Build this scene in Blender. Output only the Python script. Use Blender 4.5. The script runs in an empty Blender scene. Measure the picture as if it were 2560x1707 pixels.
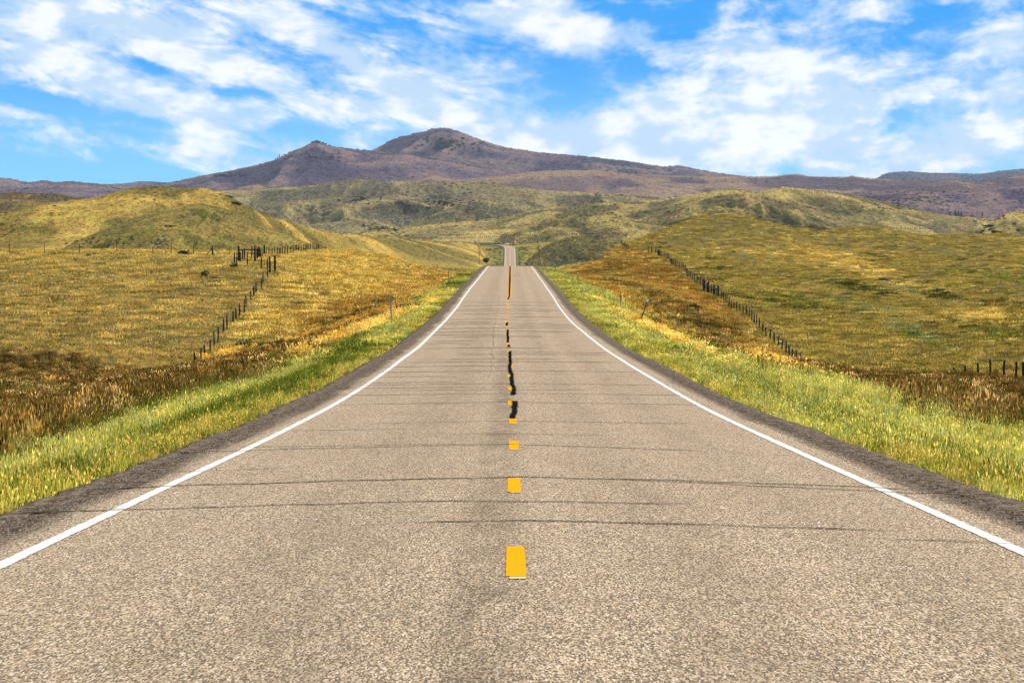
import bpy, math, random
import numpy as np
from mathutils import Vector
R = math.radians
random.seed(7)
rng = np.random.default_rng(11)

# ------------------------------------------------------------------ camera, world, sun, exposure
scene = bpy.context.scene
F = 9000.0          # focal length in photograph pixels (2560 wide)
HY = 610.0          # row of the true horizon in the photograph
CX = 1280.0
cam_d = bpy.data.cameras.new("camera")
cam = bpy.data.objects.new("camera", cam_d)
scene.collection.objects.link(cam)
cam.location = (0, 0, 0)
cam.rotation_euler = (R(90), 0, 0)
cam_d.sensor_width = 36.0
cam_d.lens = 36.0 * F / 2560.0
cam_d.shift_y = (HY - 853.5) / 2560.0
cam_d.clip_start = 0.5
cam_d.clip_end = 90000
scene.camera = cam
scene.render.resolution_x = 1024
scene.render.resolution_y = 682
scene.view_settings.view_transform = 'Standard'
scene.view_settings.look = 'None'
scene.view_settings.gamma = 1.0
scene.view_settings.exposure = 0.52
scene.view_settings.use_curve_mapping = False

SUN_AZ, SUN_EL = R(28), R(37)
sunvec = Vector((math.sin(SUN_AZ) * math.cos(SUN_EL), math.cos(SUN_AZ) * math.cos(SUN_EL), math.sin(SUN_EL)))
sl = bpy.data.lights.new("sun", 'SUN')
sl.energy = 5.0
sl.angle = R(0.5)
sl.color = (1.0, 0.95, 0.87)
so = bpy.data.objects.new("sun", sl)
so.rotation_euler = sunvec.to_track_quat('Z', 'Y').to_euler()
so.location = (60, 60, 200)
scene.collection.objects.link(so)


def srgb(r, g, b, k=1.0):
    def f(c):
        c /= 255.0
        return (c / 12.92 if c <= 0.04045 else ((c + 0.055) / 1.055) ** 2.4) * k
    return (f(r), f(g), f(b), 1.0)


class NT:
    """tiny node-tree helper"""
    def __init__(s, tree):
        s.t = tree
        tree.nodes.clear()

    def n(s, typ, **kw):
        nd = s.t.nodes.new(typ)
        for k, v in kw.items():
            setattr(nd, k, v)
        return nd

    def link(s, a, b):
        s.t.links.new(a, b)

    def put(s, sock, v):
        if isinstance(v, bpy.types.NodeSocket):
            s.t.links.new(v, sock)
        elif v is not None:
            sock.default_value = v

    def math(s, op, a, b=None, c=None, clamp=False):
        nd = s.n('ShaderNodeMath', operation=op, use_clamp=clamp)
        s.put(nd.inputs[0], a)
        if b is not None:
            s.put(nd.inputs[1], b)
        if c is not None:
            s.put(nd.inputs[2], c)
        return nd.outputs[0]

    def mix(s, fac, a, b, blend='MIX'):
        nd = s.n('ShaderNodeMix', data_type='RGBA', blend_type=blend)
        s.put(nd.inputs[0], fac)
        s.put(nd.inputs[6], a)
        s.put(nd.inputs[7], b)
        return nd.outputs[2]

    def noise(s, vec, scale, detail=4, rough=0.55, dist=0.0, dim='3D'):
        nd = s.n('ShaderNodeTexNoise', noise_dimensions=dim)
        s.put(nd.inputs['Vector'], vec)
        nd.inputs['Scale'].default_value = scale
        nd.inputs['Detail'].default_value = detail
        nd.inputs['Roughness'].default_value = rough
        nd.inputs['Distortion'].default_value = dist
        return nd.outputs[0]

    def ramp(s, fac, lo, hi, a=0.0, b=1.0, smooth=True):
        nd = s.n('ShaderNodeMapRange', interpolation_type='SMOOTHSTEP' if smooth else 'LINEAR')
        s.put(nd.inputs[0], fac)
        nd.inputs[1].default_value = lo
        nd.inputs[2].default_value = hi
        nd.inputs[3].default_value = a
        nd.inputs[4].default_value = b
        return nd.outputs[0]

    def combine(s, x, y, z):
        nd = s.n('ShaderNodeCombineXYZ')
        s.put(nd.inputs[0], x); s.put(nd.inputs[1], y); s.put(nd.inputs[2], z)
        return nd.outputs[0]


# ---- world: Nishita sky, azure low sky, broken altocumulus / stratocumulus
world = bpy.data.worlds.new("World")
scene.world = world
world.use_nodes = True
N = NT(world.node_tree)
out = N.n('ShaderNodeOutputWorld')
bg = N.n('ShaderNodeBackground')
bg.inputs['Strength'].default_value = 0.085
N.link(bg.outputs[0], out.inputs[0])
sky = N.n('ShaderNodeTexSky', sky_type='NISHITA')
sky.sun_disc = False
sky.sun_elevation = SUN_EL
sky.sun_rotation = SUN_AZ
sky.altitude = 1300
sky.air_density = 1.0
sky.dust_density = 0.3
sky.ozone_density = 2.5
tc = N.n('ShaderNodeTexCoord')
sep = N.n('ShaderNodeSeparateXYZ')
N.link(tc.outputs['Generated'], sep.inputs[0])
az = N.math('MULTIPLY', N.math('ARCTAN2', sep.outputs[0], sep.outputs[1]), 9.0)
el = N.math('MULTIPLY', N.math('ARCSINE', sep.outputs[2]), 9.0)      # el 0.6 = top of the photograph


def blob(u, v, ru, rv, ang, amp, warp_az, warp_el):
    """soft elliptical cloud mass; u,v,ru,rv in thousandths of sky angle units"""
    a0, e0 = (u - CX) / 1000.0, (HY - v) / 1000.0
    ca, sa = math.cos(R(ang)), math.sin(R(ang))
    dx = N.math('SUBTRACT', warp_az, a0)
    dy = N.math('SUBTRACT', warp_el, e0)
    p = N.math('MULTIPLY_ADD', dx, ca * 1000 / ru, N.math('MULTIPLY', dy, sa * 1000 / ru))
    q = N.math('MULTIPLY_ADD', dx, -sa * 1000 / rv, N.math('MULTIPLY', dy, ca * 1000 / rv))
    r2 = N.math('ADD', N.math('POWER', N.math('ABSOLUTE', p), 2.0), N.math('POWER', N.math('ABSOLUTE', q), 2.0))
    return N.math('MULTIPLY', N.math('EXPONENT', N.math('MULTIPLY', r2, -1.0)), amp)


pv = N.combine(az, N.math('MULTIPLY', el, 1.9), 0.0)
w1 = N.noise(pv, 3.2, 4, 0.6)
w2 = N.noise(N.combine(el, az, 3.7), 3.6, 4, 0.6)
waz = N.math('MULTIPLY_ADD', N.math('SUBTRACT', w1, 0.5), 0.20, az)
wel = N.math('MULTIPLY_ADD', N.math('SUBTRACT', w2, 0.5), 0.09, el)
# u, v, ru, rv, angle (deg, + rises to the right), amount
BL = [
    (240, 60, 330, 70, -12, .85), (520, 150, 260, 48, -24, .75), (90, 150, 220, 55, -18, .80),
    (330, 235, 330, 42, -27, .95), (560, 300, 170, 45, -20, .75), (850, 130, 270, 42, -27, .90),
    (700, 40, 220, 42, -15, .45), (900, 30, 150, 30, -20, .45),
    (1000, 225, 180, 26, -25, .65), (250, 335, 240, 18, -18, .55), (480, 385, 120, 14, -14, .5),
    (20, 275, 90, 16, -5, .5), (1110, 130, 90, 60, -35, .40), (1240, 55, 130, 40, -10, .45),
    (1390, 65, 110, 60, -30, .90), (1440, 110, 80, 30, -40, .45), (1600, 75, 55, 32, 10, .75),
    (1130, 195, 190, 60, 0, .50), (900, 275, 100, 20, 0, .45), (1660, 125, 70, 30, -30, .35),
    (1160, 320, 330, 55, -6, .55), (890, 355, 45, 22, 5, .85), (715, 375, 50, 24, 20, .70),
    (1800, 110, 200, 60, -12, .45), (1960, 150, 150, 40, -20, .40),
    (1700, 250, 300, 60, 22, .40), (1500, 350, 300, 70, 8, 1.05),
    (2010, 260, 240, 62, 10, 1.25), (1850, 320, 320, 60, 4, .70), (2250, 370, 360, 65, 0, 1.1),
    (2520, 210, 120, 60, 15, .75), (2500, 110, 120, 35, 20, .70), (2180, 15, 60, 26, 0, .65),
    (2400, 5, 110, 14, 0, .45), (2500, 320, 130, 50, 0, .6),
    (1440, 410, 700, 40, 2, .30),
    # clear gaps
    (100, 262, 150, 20, -4, -.75), (420, 318, 190, 14, -14, -.55), (960, 65, 110, 32, -10, -.65),
    (1520, 20, 80, 28, 0, -.6), (1720, 45, 180, 30, 0, -.4), (1500, 150, 120, 30, 0, -.5),
    (2140, 70, 160, 60, 0, -.25), (2240, 290, 80, 36, 60, -.6), (380, 165, 60, 12, -20, -.7),
    (590, 235, 60, 14, 0, -.7), (150, 430, 420, 40, 0, -.5), (780, 335, 80, 20, 0, -.3), (1700, 180, 150, 20, 0, -.3),
]
cov = None
for b in BL:
    g = blob(*b, waz, wel)
    cov = g if cov is None else N.math('ADD', cov, g)
# away from the part seen in the photograph the cover is an even scatter
infront = N.math('MULTIPLY', N.ramp(N.math('ABSOLUTE', az), 1.45, 2.2, 1, 0), N.ramp(el, 0.65, 1.1, 1, 0))
cov = N.math('ADD', N.math('MULTIPLY', cov, infront), N.math('MULTIPLY', N.math('SUBTRACT', 1.0, infront), 0.35))
# streaky noise running down to the right on the left half, calmer on the right
rot = N.combine(N.math('MULTIPLY', N.math('MULTIPLY_ADD', el, -0.45, az), 0.72), N.math('MULTIPLY_ADD', az, 0.62, N.math('MULTIPLY', el, 2.3)), 1.3)
rot2 = N.combine(az, N.math('MULTIPLY_ADD', az, -0.25, N.math('MULTIPLY', el, 2.2)), 5.3)
nl = N.noise(rot, 6.5, 9, 0.60, 0.35)
nr = N.noise(rot2, 5.0, 9, 0.60, 0.35)
side = N.ramp(az, -0.25, 0.35)
fb = N.math('ADD', N.math('MULTIPLY', nl, N.math('SUBTRACT', 1.0, side)), N.math('MULTIPLY', nr, side))
fb2 = N.noise(N.combine(az, N.math('MULTIPLY', el, 1.5), 9.0), 24.0, 6, 0.6)
fbm = N.math('ADD', N.math('MULTIPLY', fb, 0.74), N.math('MULTIPLY', fb2, 0.26))
dens0 = N.math('MULTIPLY_ADD', N.math('SUBTRACT', fbm, 0.5), 4.0, cov)
dens = N.ramp(dens0, -0.28, 0.95)
# body shading: billow tops white, thicker lower parts a little grey-blue
pvs = N.combine(N.math('ADD', az, 0.03), N.math('MULTIPLY', N.math('ADD', el, 0.028), 2.0), 1.3)
sh = N.noise(N.combine(az, N.math('MULTIPLY', el, 2.1), 2.0), 8.0, 6, 0.55)
shs = N.noise(pvs, 8.0, 3, 0.5)
relief = N.ramp(N.math('ADD', N.math('MULTIPLY', sh, 1.0), N.math('MULTIPLY', N.math('SUBTRACT', fb, shs), 1.4)), 0.32, 0.80)
white = (7.9, 8.1, 8.2, 1)
grey = (4.3, 5.8, 7.6, 1)
cloud_c = N.mix(relief, grey, white)
# azure low sky: deep blue at the top of the view, paler to the horizon
low = N.mix(N.ramp(el, 0.10, 0.52), (1.7, 5.2, 8.2, 1), (0.0, 2.8, 7.7, 1))
skyc = N.mix(N.ramp(el, 0.9, 3.5), low, sky.outputs[0])
veil = N.math('MULTIPLY', N.ramp(fb, 0.30, 0.75), N.ramp(cov, -0.3, 0.7, 0.04, 0.62))
skyc = N.mix(veil, skyc, (4.2, 6.2, 8.2, 1))
final = N.mix(dens, skyc, cloud_c)
N.link(final, bg.inputs['Color'])

# ------------------------------------------------------------------ noise in numpy
_tab = np.random.default_rng(5).random((256, 256))


def vnoise(x, y, seed=0):
    x = np.asarray(x, float) + seed * 17.31
    y = np.asarray(y, float) + seed * 9.77
    xi = np.floor(x).astype(np.int64); yi = np.floor(y).astype(np.int64)
    fx = x - xi; fy = y - yi
    fx = fx * fx * fx * (fx * (fx * 6 - 15) + 10)
    fy = fy * fy * fy * (fy * (fy * 6 - 15) + 10)
    a = _tab[xi & 255, yi & 255]; b = _tab[(xi + 1) & 255, yi & 255]
    c = _tab[xi & 255, (yi + 1) & 255]; d = _tab[(xi + 1) & 255, (yi + 1) & 255]
    return (a + (b - a) * fx) * (1 - fy) + (c + (d - c) * fx) * fy


def fbm2(x, y, octv=5, seed=0, gain=0.5):
    s = 0; a = 1.0; t = 0
    for i in range(octv):
        s = s + a * vnoise(x * 2 ** i, y * 2 ** i, seed + i * 3)
        t += a; a *= gain
    return s / t


def ridged(x, y, octv=5, seed=0, gain=0.5):
    s = 0; a = 1.0; t = 0
    for i in range(octv):
        s = s + a * (1 - np.abs(2 * vnoise(x * 2 ** i, y * 2 ** i, seed + i * 3) - 1))
        t += a; a *= gain
    return s / t


def sstep(x, a, b):
    t = np.clip((x - a) / (b - a), 0, 1)
    return t * t * (3 - 2 * t)


def pchip(xs, ys):
    xs = np.asarray(xs, float); ys = np.asarray(ys, float)
    h = np.diff(xs); d = np.diff(ys) / h
    m = np.zeros_like(xs)
    for i in range(1, len(xs) - 1):
        if d[i - 1] * d[i] > 0:
            w1 = 2 * h[i] + h[i - 1]; w2 = h[i] + 2 * h[i - 1]
            m[i] = (w1 + w2) / (w1 / d[i - 1] + w2 / d[i])
    m[0] = d[0]; m[-1] = d[-1]

    def f(x):
        x = np.asarray(x, float)
        xc = np.clip(x, xs[0], xs[-1])
        i = np.clip(np.searchsorted(xs, xc) - 1, 0, len(h) - 1)
        t = (xc - xs[i]) / h[i]
        h00 = 2 * t ** 3 - 3 * t ** 2 + 1; h10 = t ** 3 - 2 * t ** 2 + t
        h01 = -2 * t ** 3 + 3 * t ** 2; h11 = t ** 3 - t ** 2
        return h00 * ys[i] + h10 * h[i] * m[i] + h01 * ys[i + 1] + h11 * h[i] * m[i + 1]
    return f


# ------------------------------------------------------------------ road line and profile (metres, camera eye = 0)
road_h = pchip([-40, 0, 25.7, 47.7, 75.9, 118, 138.6, 158, 190, 220, 252, 293, 337, 433, 520, 614, 700, 900, 1400, 1900, 2520, 2830, 2900, 2950, 2990, 3020, 3100, 3400],
               [-0.78, -1.65, -2.22, -2.71, -3.26, -3.80, -4.03, -4.19, -4.37, -4.47, -4.50, -4.36, -4.22, -4.10, -3.93, -3.82, -4.6, -12, -27, -27, -15.4, -3.3, -2.0, -1.2, -.7, -.5, -1.5, -10])
road_x = pchip([-40, 26, 76, 137, 191, 250, 393, 614, 2520, 2780, 2830, 2900, 2950, 2990, 3020, 3045],
               [.12, .10, .08, -.05, -.20, -.27, -.33, -.38, -1.4, -1.5, -1.8, -3.2, -6.5, -12.5, -22, -45])
_zz = np.linspace(10, 614, 6000)
_yy = HY - road_h(_zz) * F / _zz


def zrow(y):
    """depth at which the road surface meets photograph row y"""
    return float(np.interp(-y, -_yy, _zz))


def W(u, y, z):
    return ((u - CX) * z / F, z, (HY - y) * z / F)


# ------------------------------------------------------------------ near ground: thin-plate surface through surveyed points
CP = []


def cp(z, *pts):
    for x, h in pts:
        CP.append((x, z, h))


cp(20, (-12, -2.6), (12, -2.6))
cp(60, (-10, -3.8), (-20, -4.6), (-40, -5.2), (10, -3.8), (20, -4.6), (40, -5.2))
cp(100, (-10, -4.4), (-14, -5.1), (-25, -6.1), (-45, -6.4), (10, -4.2), (14, -5.0), (25, -6.5), (45, -6.6))
cp(150, (-10, -5.0), (-16, -6.2), (-28, -7.2), (-50, -7.5), (10, -4.9), (16, -6.3), (24, -7.6), (50, -7.6))
cp(200, (-10, -5.4), (-16, -7.0), (-28, -8.2), (-50, -8.5), (9, -5.2), (16, -7.0), (22, -7.7), (28, -7.8), (50, -8.2))
cp(222, (28, -8.75))
cp(237, (-10, -5.6), (28, -9.45), (22, -9.2), (16, -7.9))
cp(260, (-10, -5.7), (-16, -7.8), (-28, -9.8), (-50, -9.6), (9, -5.5), (16, -8.6), (28, -11.3), (45, -10))
cp(300, (9, -5.4), (18, -10.3), (28, -13.2), (45, -11))
cp(313, (-10, -5.7), (-18, -8.3), (-27.5, -10.4), (-50, -9.2))
cp(350, (-10, -5.6), (-18, -7.4), (-27.5, -8.3), (-55, -7.4), (9, -5.3), (18, -9.5), (28, -12.2), (40, -12), (55, -8.8))
cp(398, (-27.5, -4.5))
cp(406, (9, -5.2), (18, -7.8), (28, -9.6), (40, -10.6), (62, -7.8))
cp(420, (-10, -5.5), (-16, -6.3), (-27.5, -3.3), (-60, -3.6))
cp(500, (-10, -5.4), (-15, -5.9), (-22, -3.6), (-37, -1.7), (-71, -1.1), (-100, -1.2))
cp(504, (9, -5.1), (17, -6.0), (28, -7.0), (45, -8.2), (75, -6.1))
cp(600, (-10, -5.0), (-14, -5.2), (-20, -3.2), (-37, -1.9), (-60, -2.6), (-85, -4.5), (9, -4.9), (17, -4.2), (28, -4.1), (45, -5.3), (85, -4.5), (110, -4))
cp(655, (-10, -5.3), (-12.4, -5.3), (-17.8, -3.9), (-25.8, -1.7), (-34, -1.1))
cp(715, (9, -6.5), (16, -3.8), (28, -1.7), (50, -3.2), (105, -3.2))
cp(760, (-12, -9), (-25, -4.5), (-40, -3.6), (-100, -9))
cp(810, (12, -10), (20, -5), (30, 0.0), (43, 2.3), (52, 1.1), (80, -1.0), (125, -1.3))
cp(900, (-15, -14), (-40, -11), (-120, -14), (10, -13), (22, -3.6), (26.3, -.6), (31.5, .7), (36.8, 3.0), (42, 4.8), (46.2, 6.6), (52, 6.0), (57, 5.4), (72.6, 3.5), (92, 2.9), (128, 1.3), (165, .6))
cp(1050, (-15, -18), (-60, -18), (-150, -18), (12, -18), (35, -8), (60, -6), (100, -7), (160, -8), (200, -9))
CP = np.array(CP)
_S = np.array([16.0, 60.0])


def _phi(r2):
    return np.where(r2 > 0, 0.5 * r2 * np.log(np.maximum(r2, 1e-12)), 0)


_P = CP[:, :2] / _S
_K = _phi(((_P[:, None] - _P[None]) ** 2).sum(-1)) + np.eye(len(_P)) * 0.012
_A = np.block([[_K, np.c_[np.ones(len(_P)), _P]], [np.c_[np.ones(len(_P)), _P].T, np.zeros((3, 3))]])
_w = np.linalg.solve(_A, np.r_[CP[:, 2], 0, 0, 0])


def tps(x, z):
    x = np.asarray(x, float).ravel(); z = np.asarray(z, float).ravel()
    o = np.empty_like(x)
    for i in range(0, len(x), 40000):
        q = np.c_[x[i:i + 40000], z[i:i + 40000]] / _S
        o[i:i + 40000] = _phi(((q[:, None] - _P[None]) ** 2).sum(-1)) @ _w[:len(_P)] + _w[-3] + q @ _w[-2:]
    return o


def ground_h(x, z):
    shp = np.broadcast(np.asarray(x, float), np.asarray(z, float)).shape
    x = np.broadcast_to(np.asarray(x, float), shp).ravel(); z = np.broadcast_to(np.asarray(z, float), shp).ravel()
    xc = np.clip(x, -0.17 * np.maximum(z, 60) - 20, 0.17 * np.maximum(z, 60) + 20)
    near = tps(xc, np.clip(z, 5, 1060))
    rh = road_h(z); d = x - road_x(np.minimum(z, 3040)); ad = np.abs(d)
    # hummocks
    am = sstep(ad, 9, 22)
    near = near + am * ((fbm2(x / 14, z / 22, 4, 3) - .5) * 1.1 + (fbm2(x / 3.5, z / 5, 3, 9) - .5) * .35)
    near = near + sstep(x, 31, 46) * sstep(z, 380, 560) * (fbm2(x / 12, z / 55, 3, 77) - .5) * 3.6

    def gb(x0, z0, rx, rz, a):
        return a * np.exp(-((x - x0) / rx) ** 2 - ((z - z0) / rz) ** 2)
    near = near + gb(57, 890, 6, 40, 1.9) + gb(45, 800, 8, 30, 2.6) - gb(55, 850, 22, 30, 1.2) - gb(85, 620, 16, 60, 2.0) + gb(70, 700, 10, 40, 1.2) - gb(62, 470, 9, 40, 1.5)
    far = rh - 0.6 - 1.6 * sstep(ad, 6, 16) + 5.0 * sstep(ad, 18, 60) + sstep(ad, 10, 40) * (fbm2(x / 40, z / 90, 4, 21) - .5) * 5
    far = np.where(z > 3050, road_h(3050) - 1.5 + (fbm2(x / 60, z / 120, 4, 22) - .5) * 4 - (z - 3050) * 0.02, far)
    t = sstep(z, 960, 1150)
    h = near * (1 - t) + far * t
    # road formation
    f = sstep(ad, 5.0, 10.0)
    lim = z < 3040
    base = rh - 0.16 - 0.13 * np.clip(ad - 4.7, 0, 9) - 0.35 * sstep(z, 800, 2000)
    h = np.where(lim, base * (1 - f) + h * f, h)
    return h.reshape(shp)


# ------------------------------------------------------------------ object helpers
def link(o, parent=None):
    scene.collection.objects.link(o)
    if parent is not None:
        o.parent = parent
    return o


def mesh_np(name, verts, faces, mat=None, parent=None, smooth=False, cols=None):
    """verts (n,3), faces (m,k) constant k arrays"""
    me = bpy.data.meshes.new(name)
    verts = np.asarray(verts, np.float32); faces = np.asarray(faces, np.int32)
    me.vertices.add(len(verts)); me.vertices.foreach_set('co', verts.ravel())
    k = faces.shape[1]; m = len(faces)
    me.loops.add(m * k); me.loops.foreach_set('vertex_index', faces.ravel())
    me.polygons.add(m)
    me.polygons.foreach_set('loop_start', np.arange(0, m * k, k, dtype=np.int32))
    me.polygons.foreach_set('loop_total', np.full(m, k, np.int32))
    if smooth:
        me.polygons.foreach_set('use_smooth', np.ones(m, bool))
    me.update(calc_edges=True)
    me.validate()
    if cols is not None:
        a = me.color_attributes.new('tint', 'FLOAT_COLOR', 'POINT')
        c = np.ones((len(verts), 4), np.float32); c[:, :cols.shape[1]] = cols
        a.data.foreach_set('color', c.ravel())
    if mat:
        me.materials.append(mat)
    o = bpy.data.objects.new(name, me)
    return link(o, parent)


def grid_faces(nr, nc):
    i = np.arange(nr - 1)[:, None] * nc + np.arange(nc - 1)[None]
    return np.stack([i, i + 1, i + nc + 1, i + nc], -1).reshape(-1, 4)


def tag(o, label=None, cat=None, group=None, kind=None):
    if label: o['label'] = label
    if cat: o['category'] = cat
    if group: o['group'] = group
    if kind: o['kind'] = kind
    return o


def empty(name, loc):
    o = bpy.data.objects.new(name, None)
    o.location = loc
    o.empty_display_size = 0.3
    return link(o)


class MB:
    def __init__(s):
        s.v = []; s.f = []

    def prism(s, p0, p1, r0, r1=None, n=6, jit=0.0, seed=0):
        r1 = r0 if r1 is None else r1
        p0 = Vector(p0); p1 = Vector(p1)
        d = (p1 - p0).normalized()
        a = d.cross(Vector((0, 1, 0.01))).normalized() if abs(d.y) < .9 else d.cross(Vector((1, 0, 0))).normalized()
        b = d.cross(a)
        rr = random.Random(seed)
        k0 = len(s.v)
        for p, r in ((p0, r0), (p1, r1)):
            for i in range(n):
                t = 2 * math.pi * i / n
                q = r * (1 + rr.uniform(-jit, jit))
                s.v.append(tuple(p + a * math.cos(t) * q + b * math.sin(t) * q))
        for i in range(n):
            j = (i + 1) % n
            s.f.append((k0 + i, k0 + j, k0 + n + j, k0 + n + i))
        s.f.append(tuple(k0 + i for i in reversed(range(n))))
        s.f.append(tuple(k0 + n + i for i in range(n)))

    def box(s, c, sx, sy, sz):
        k = len(s.v)
        for dz in (-1, 1):
            for dx, dy in ((-1, -1), (1, -1), (1, 1), (-1, 1)):
                s.v.append((c[0] + dx * sx / 2, c[1] + dy * sy / 2, c[2] + dz * sz / 2))
        for q in ((3, 2, 1, 0), (4, 5, 6, 7), (0, 1, 5, 4), (1, 2, 6, 5), (2, 3, 7, 6), (3, 0, 4, 7)):
            s.f.append(tuple(k + i for i in q))

    def build(s, name, mat, parent=None):
        me = bpy.data.meshes.new(name)
        me.from_pydata(s.v, [], s.f)
        me.materials.append(mat)
        me.update()
        return link(bpy.data.objects.new(name, me), parent)


# ------------------------------------------------------------------ materials
def new_mat(name):
    m = bpy.data.materials.new(name)
    m.use_nodes = True
    return m, NT(m.node_tree)


def simple(name, col, rough=0.8, nscale=12.0, var=0.35, metal=0.0, spec=0.3, stretch=(1, 1, 1)):
    m, n = new_mat(name)
    o = n.n('ShaderNodeOutputMaterial'); p = n.n('ShaderNodeBsdfPrincipled')
    g = n.n('ShaderNodeTexCoord')
    mp = n.n('ShaderNodeMapping'); mp.inputs['Scale'].default_value = stretch
    n.link(g.outputs['Object'], mp.inputs[0])
    nz = n.noise(mp.outputs[0], nscale, 5, .6)
    dark = tuple(c * (1 - var) for c in col[:3]) + (1,)
    lite = tuple(min(1, c * (1 + var)) for c in col[:3]) + (1,)
    n.link(n.mix(n.ramp(nz, .3, .7), dark, lite), p.inputs['Base Color'])
    p.inputs['Roughness'].default_value = rough
    p.inputs['Metallic'].default_value = metal
    p.inputs['Specular IOR Level'].default_value = spec
    n.link(p.outputs[0], o.inputs[0])
    return m


M_post = simple('weathered_wood', (.022, .017, .013, 1), .9, 6, .5, stretch=(4, 4, .6))
M_rail = simple('dark_rail_wood', (.022, .016, .012, 1), .9, 5, .5)
M_wire = simple('rusty_wire', (.06, .05, .04, 1), .6, 20, .3, .6)
M_steel = simple('galvanised_steel', (.20, .23, .26, 1), .5, 9, .3, .4)
M_darksteel = simple('dark_steel', (.05, .055, .065, 1), .6, 9, .3, .3)
M_white = simple('white_plate', (.82, .83, .82, 1), .5, 7, .08)
M_red = simple('red_plastic', (.45, .04, .02, 1), .5, 7, .2)
M_green = simple('green_sign_sheet', (.02, .45, .30, 1), .5, 7, .1)
M_yellow = simple('yellow_plastic', (.75, .45, .02, 1), .5, 7, .1)
M_orange = simple('orange_plastic', (.85, .22, .01, 1), .5, 7, .1)
M_blue = simple('blue_sign_sheet', (.03, .06, .55, 1), .5, 7, .1)
M_rust = simple('rust_red_steel', (.16, .04, .025, 1), .8, 7, .3)
M_leaf = simple('juniper_leaf', (.020, .026, .014, 1), .9, 3, .5)
M_leaf_l = simple('sage_leaf', (.075, .085, .03, 1), .9, 3, .4)
M_bark = simple('juniper_bark', (.05, .038, .028, 1), .9, 6, .4)
M_rock = simple('weathered_rock', (.17, .145, .12, 1), .9, 2, .5)
M_paper = simple('pale_litter', (.75, .75, .78, 1), .7, 2, .1)


def terrain_mat(name, grain, bump, contrast=.55, fine=1.0, darkpatch=0.0, darkcol=(.03, .028, .03, 1)):
    """tint attribute broken up by grass and soil grain of a given real size in metres"""
    m, n = new_mat(name)
    o = n.n('ShaderNodeOutputMaterial'); p = n.n('ShaderNodeBsdfPrincipled')
    at = n.n('ShaderNodeAttribute', attribute_name='tint')
    geo = n.n('ShaderNodeNewGeometry')
    pos = geo.outputs['Position']
    vmp = n.n('ShaderNodeVectorMath', operation='MULTIPLY')
    n.link(pos, vmp.inputs[0]); vmp.inputs[1].default_value = (1, .3, 1)
    a = n.noise(vmp.outputs[0], 1.0 / grain, 3, .75)
    b = n.noise(pos, 1.0 / (grain * 7), 5, .65)
    c = n.noise(pos, 1.0 / (grain * 45), 5, .6, .4)
    k = n.math('MULTIPLY_ADD', n.math('SUBTRACT', a, .5), 3.6 * contrast * fine,
               n.math('MULTIPLY_ADD', n.math('SUBTRACT', b, .5), 1.9 * contrast,
                      n.math('MULTIPLY_ADD', n.math('SUBTRACT', c, .5), 1.5 * contrast, 1.0)))
    k = n.math('MAXIMUM', k, .25)
    vm = n.n('ShaderNodeVectorMath', operation='SCALE')
    n.link(at.outputs['Color'], vm.inputs[0]); n.link(k, vm.inputs['Scale'])
    hue = n.mix(n.ramp(n.noise(pos, 1.0 / (grain * 18), 4, .6), .35, .65), vm.outputs[0], (0, 0, 0, 1))
    # warm / green shift
    sh = n.n('ShaderNodeHueSaturation')
    n.link(vm.outputs[0], sh.inputs['Color'])
    n.link(n.ramp(n.noise(pos, 1.0 / (grain * 22), 4, .65), .3, .7, .485, .515), sh.inputs['Hue'])
    sh.inputs['Saturation'].default_value = 1.05
    col = sh.outputs[0]
    if darkpatch > 0:
        dn = n.noise(pos, 1.0 / (grain * 5), 4, .7)
        col = n.mix(n.math('MULTIPLY', n.ramp(dn, .60, .68), darkpatch), col, darkcol)
    n.link(col, p.inputs['Base Color'])
    p.inputs['Roughness'].default_value = 1.0
    p.inputs['Specular IOR Level'].default_value = 0.05
    bp = n.n('ShaderNodeBump')
    bp.inputs['Strength'].default_value = 1.0
    bp.inputs['Distance'].default_value = bump
    n.link(n.math('ADD', n.noise(pos, 1.0 / (grain * 2.2), 4, .7), n.math('MULTIPLY', b, 2.0)), bp.inputs['Height'])
    n.link(bp.outputs[0], p.inputs['Normal'])
    n.link(p.outputs[0], o.inputs[0])
    return m


# ------------------------------------------------------------------ grass kinds over the near ground
def C3(*a):
    return np.array([srgb(*c)[:3] for c in a])


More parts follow.
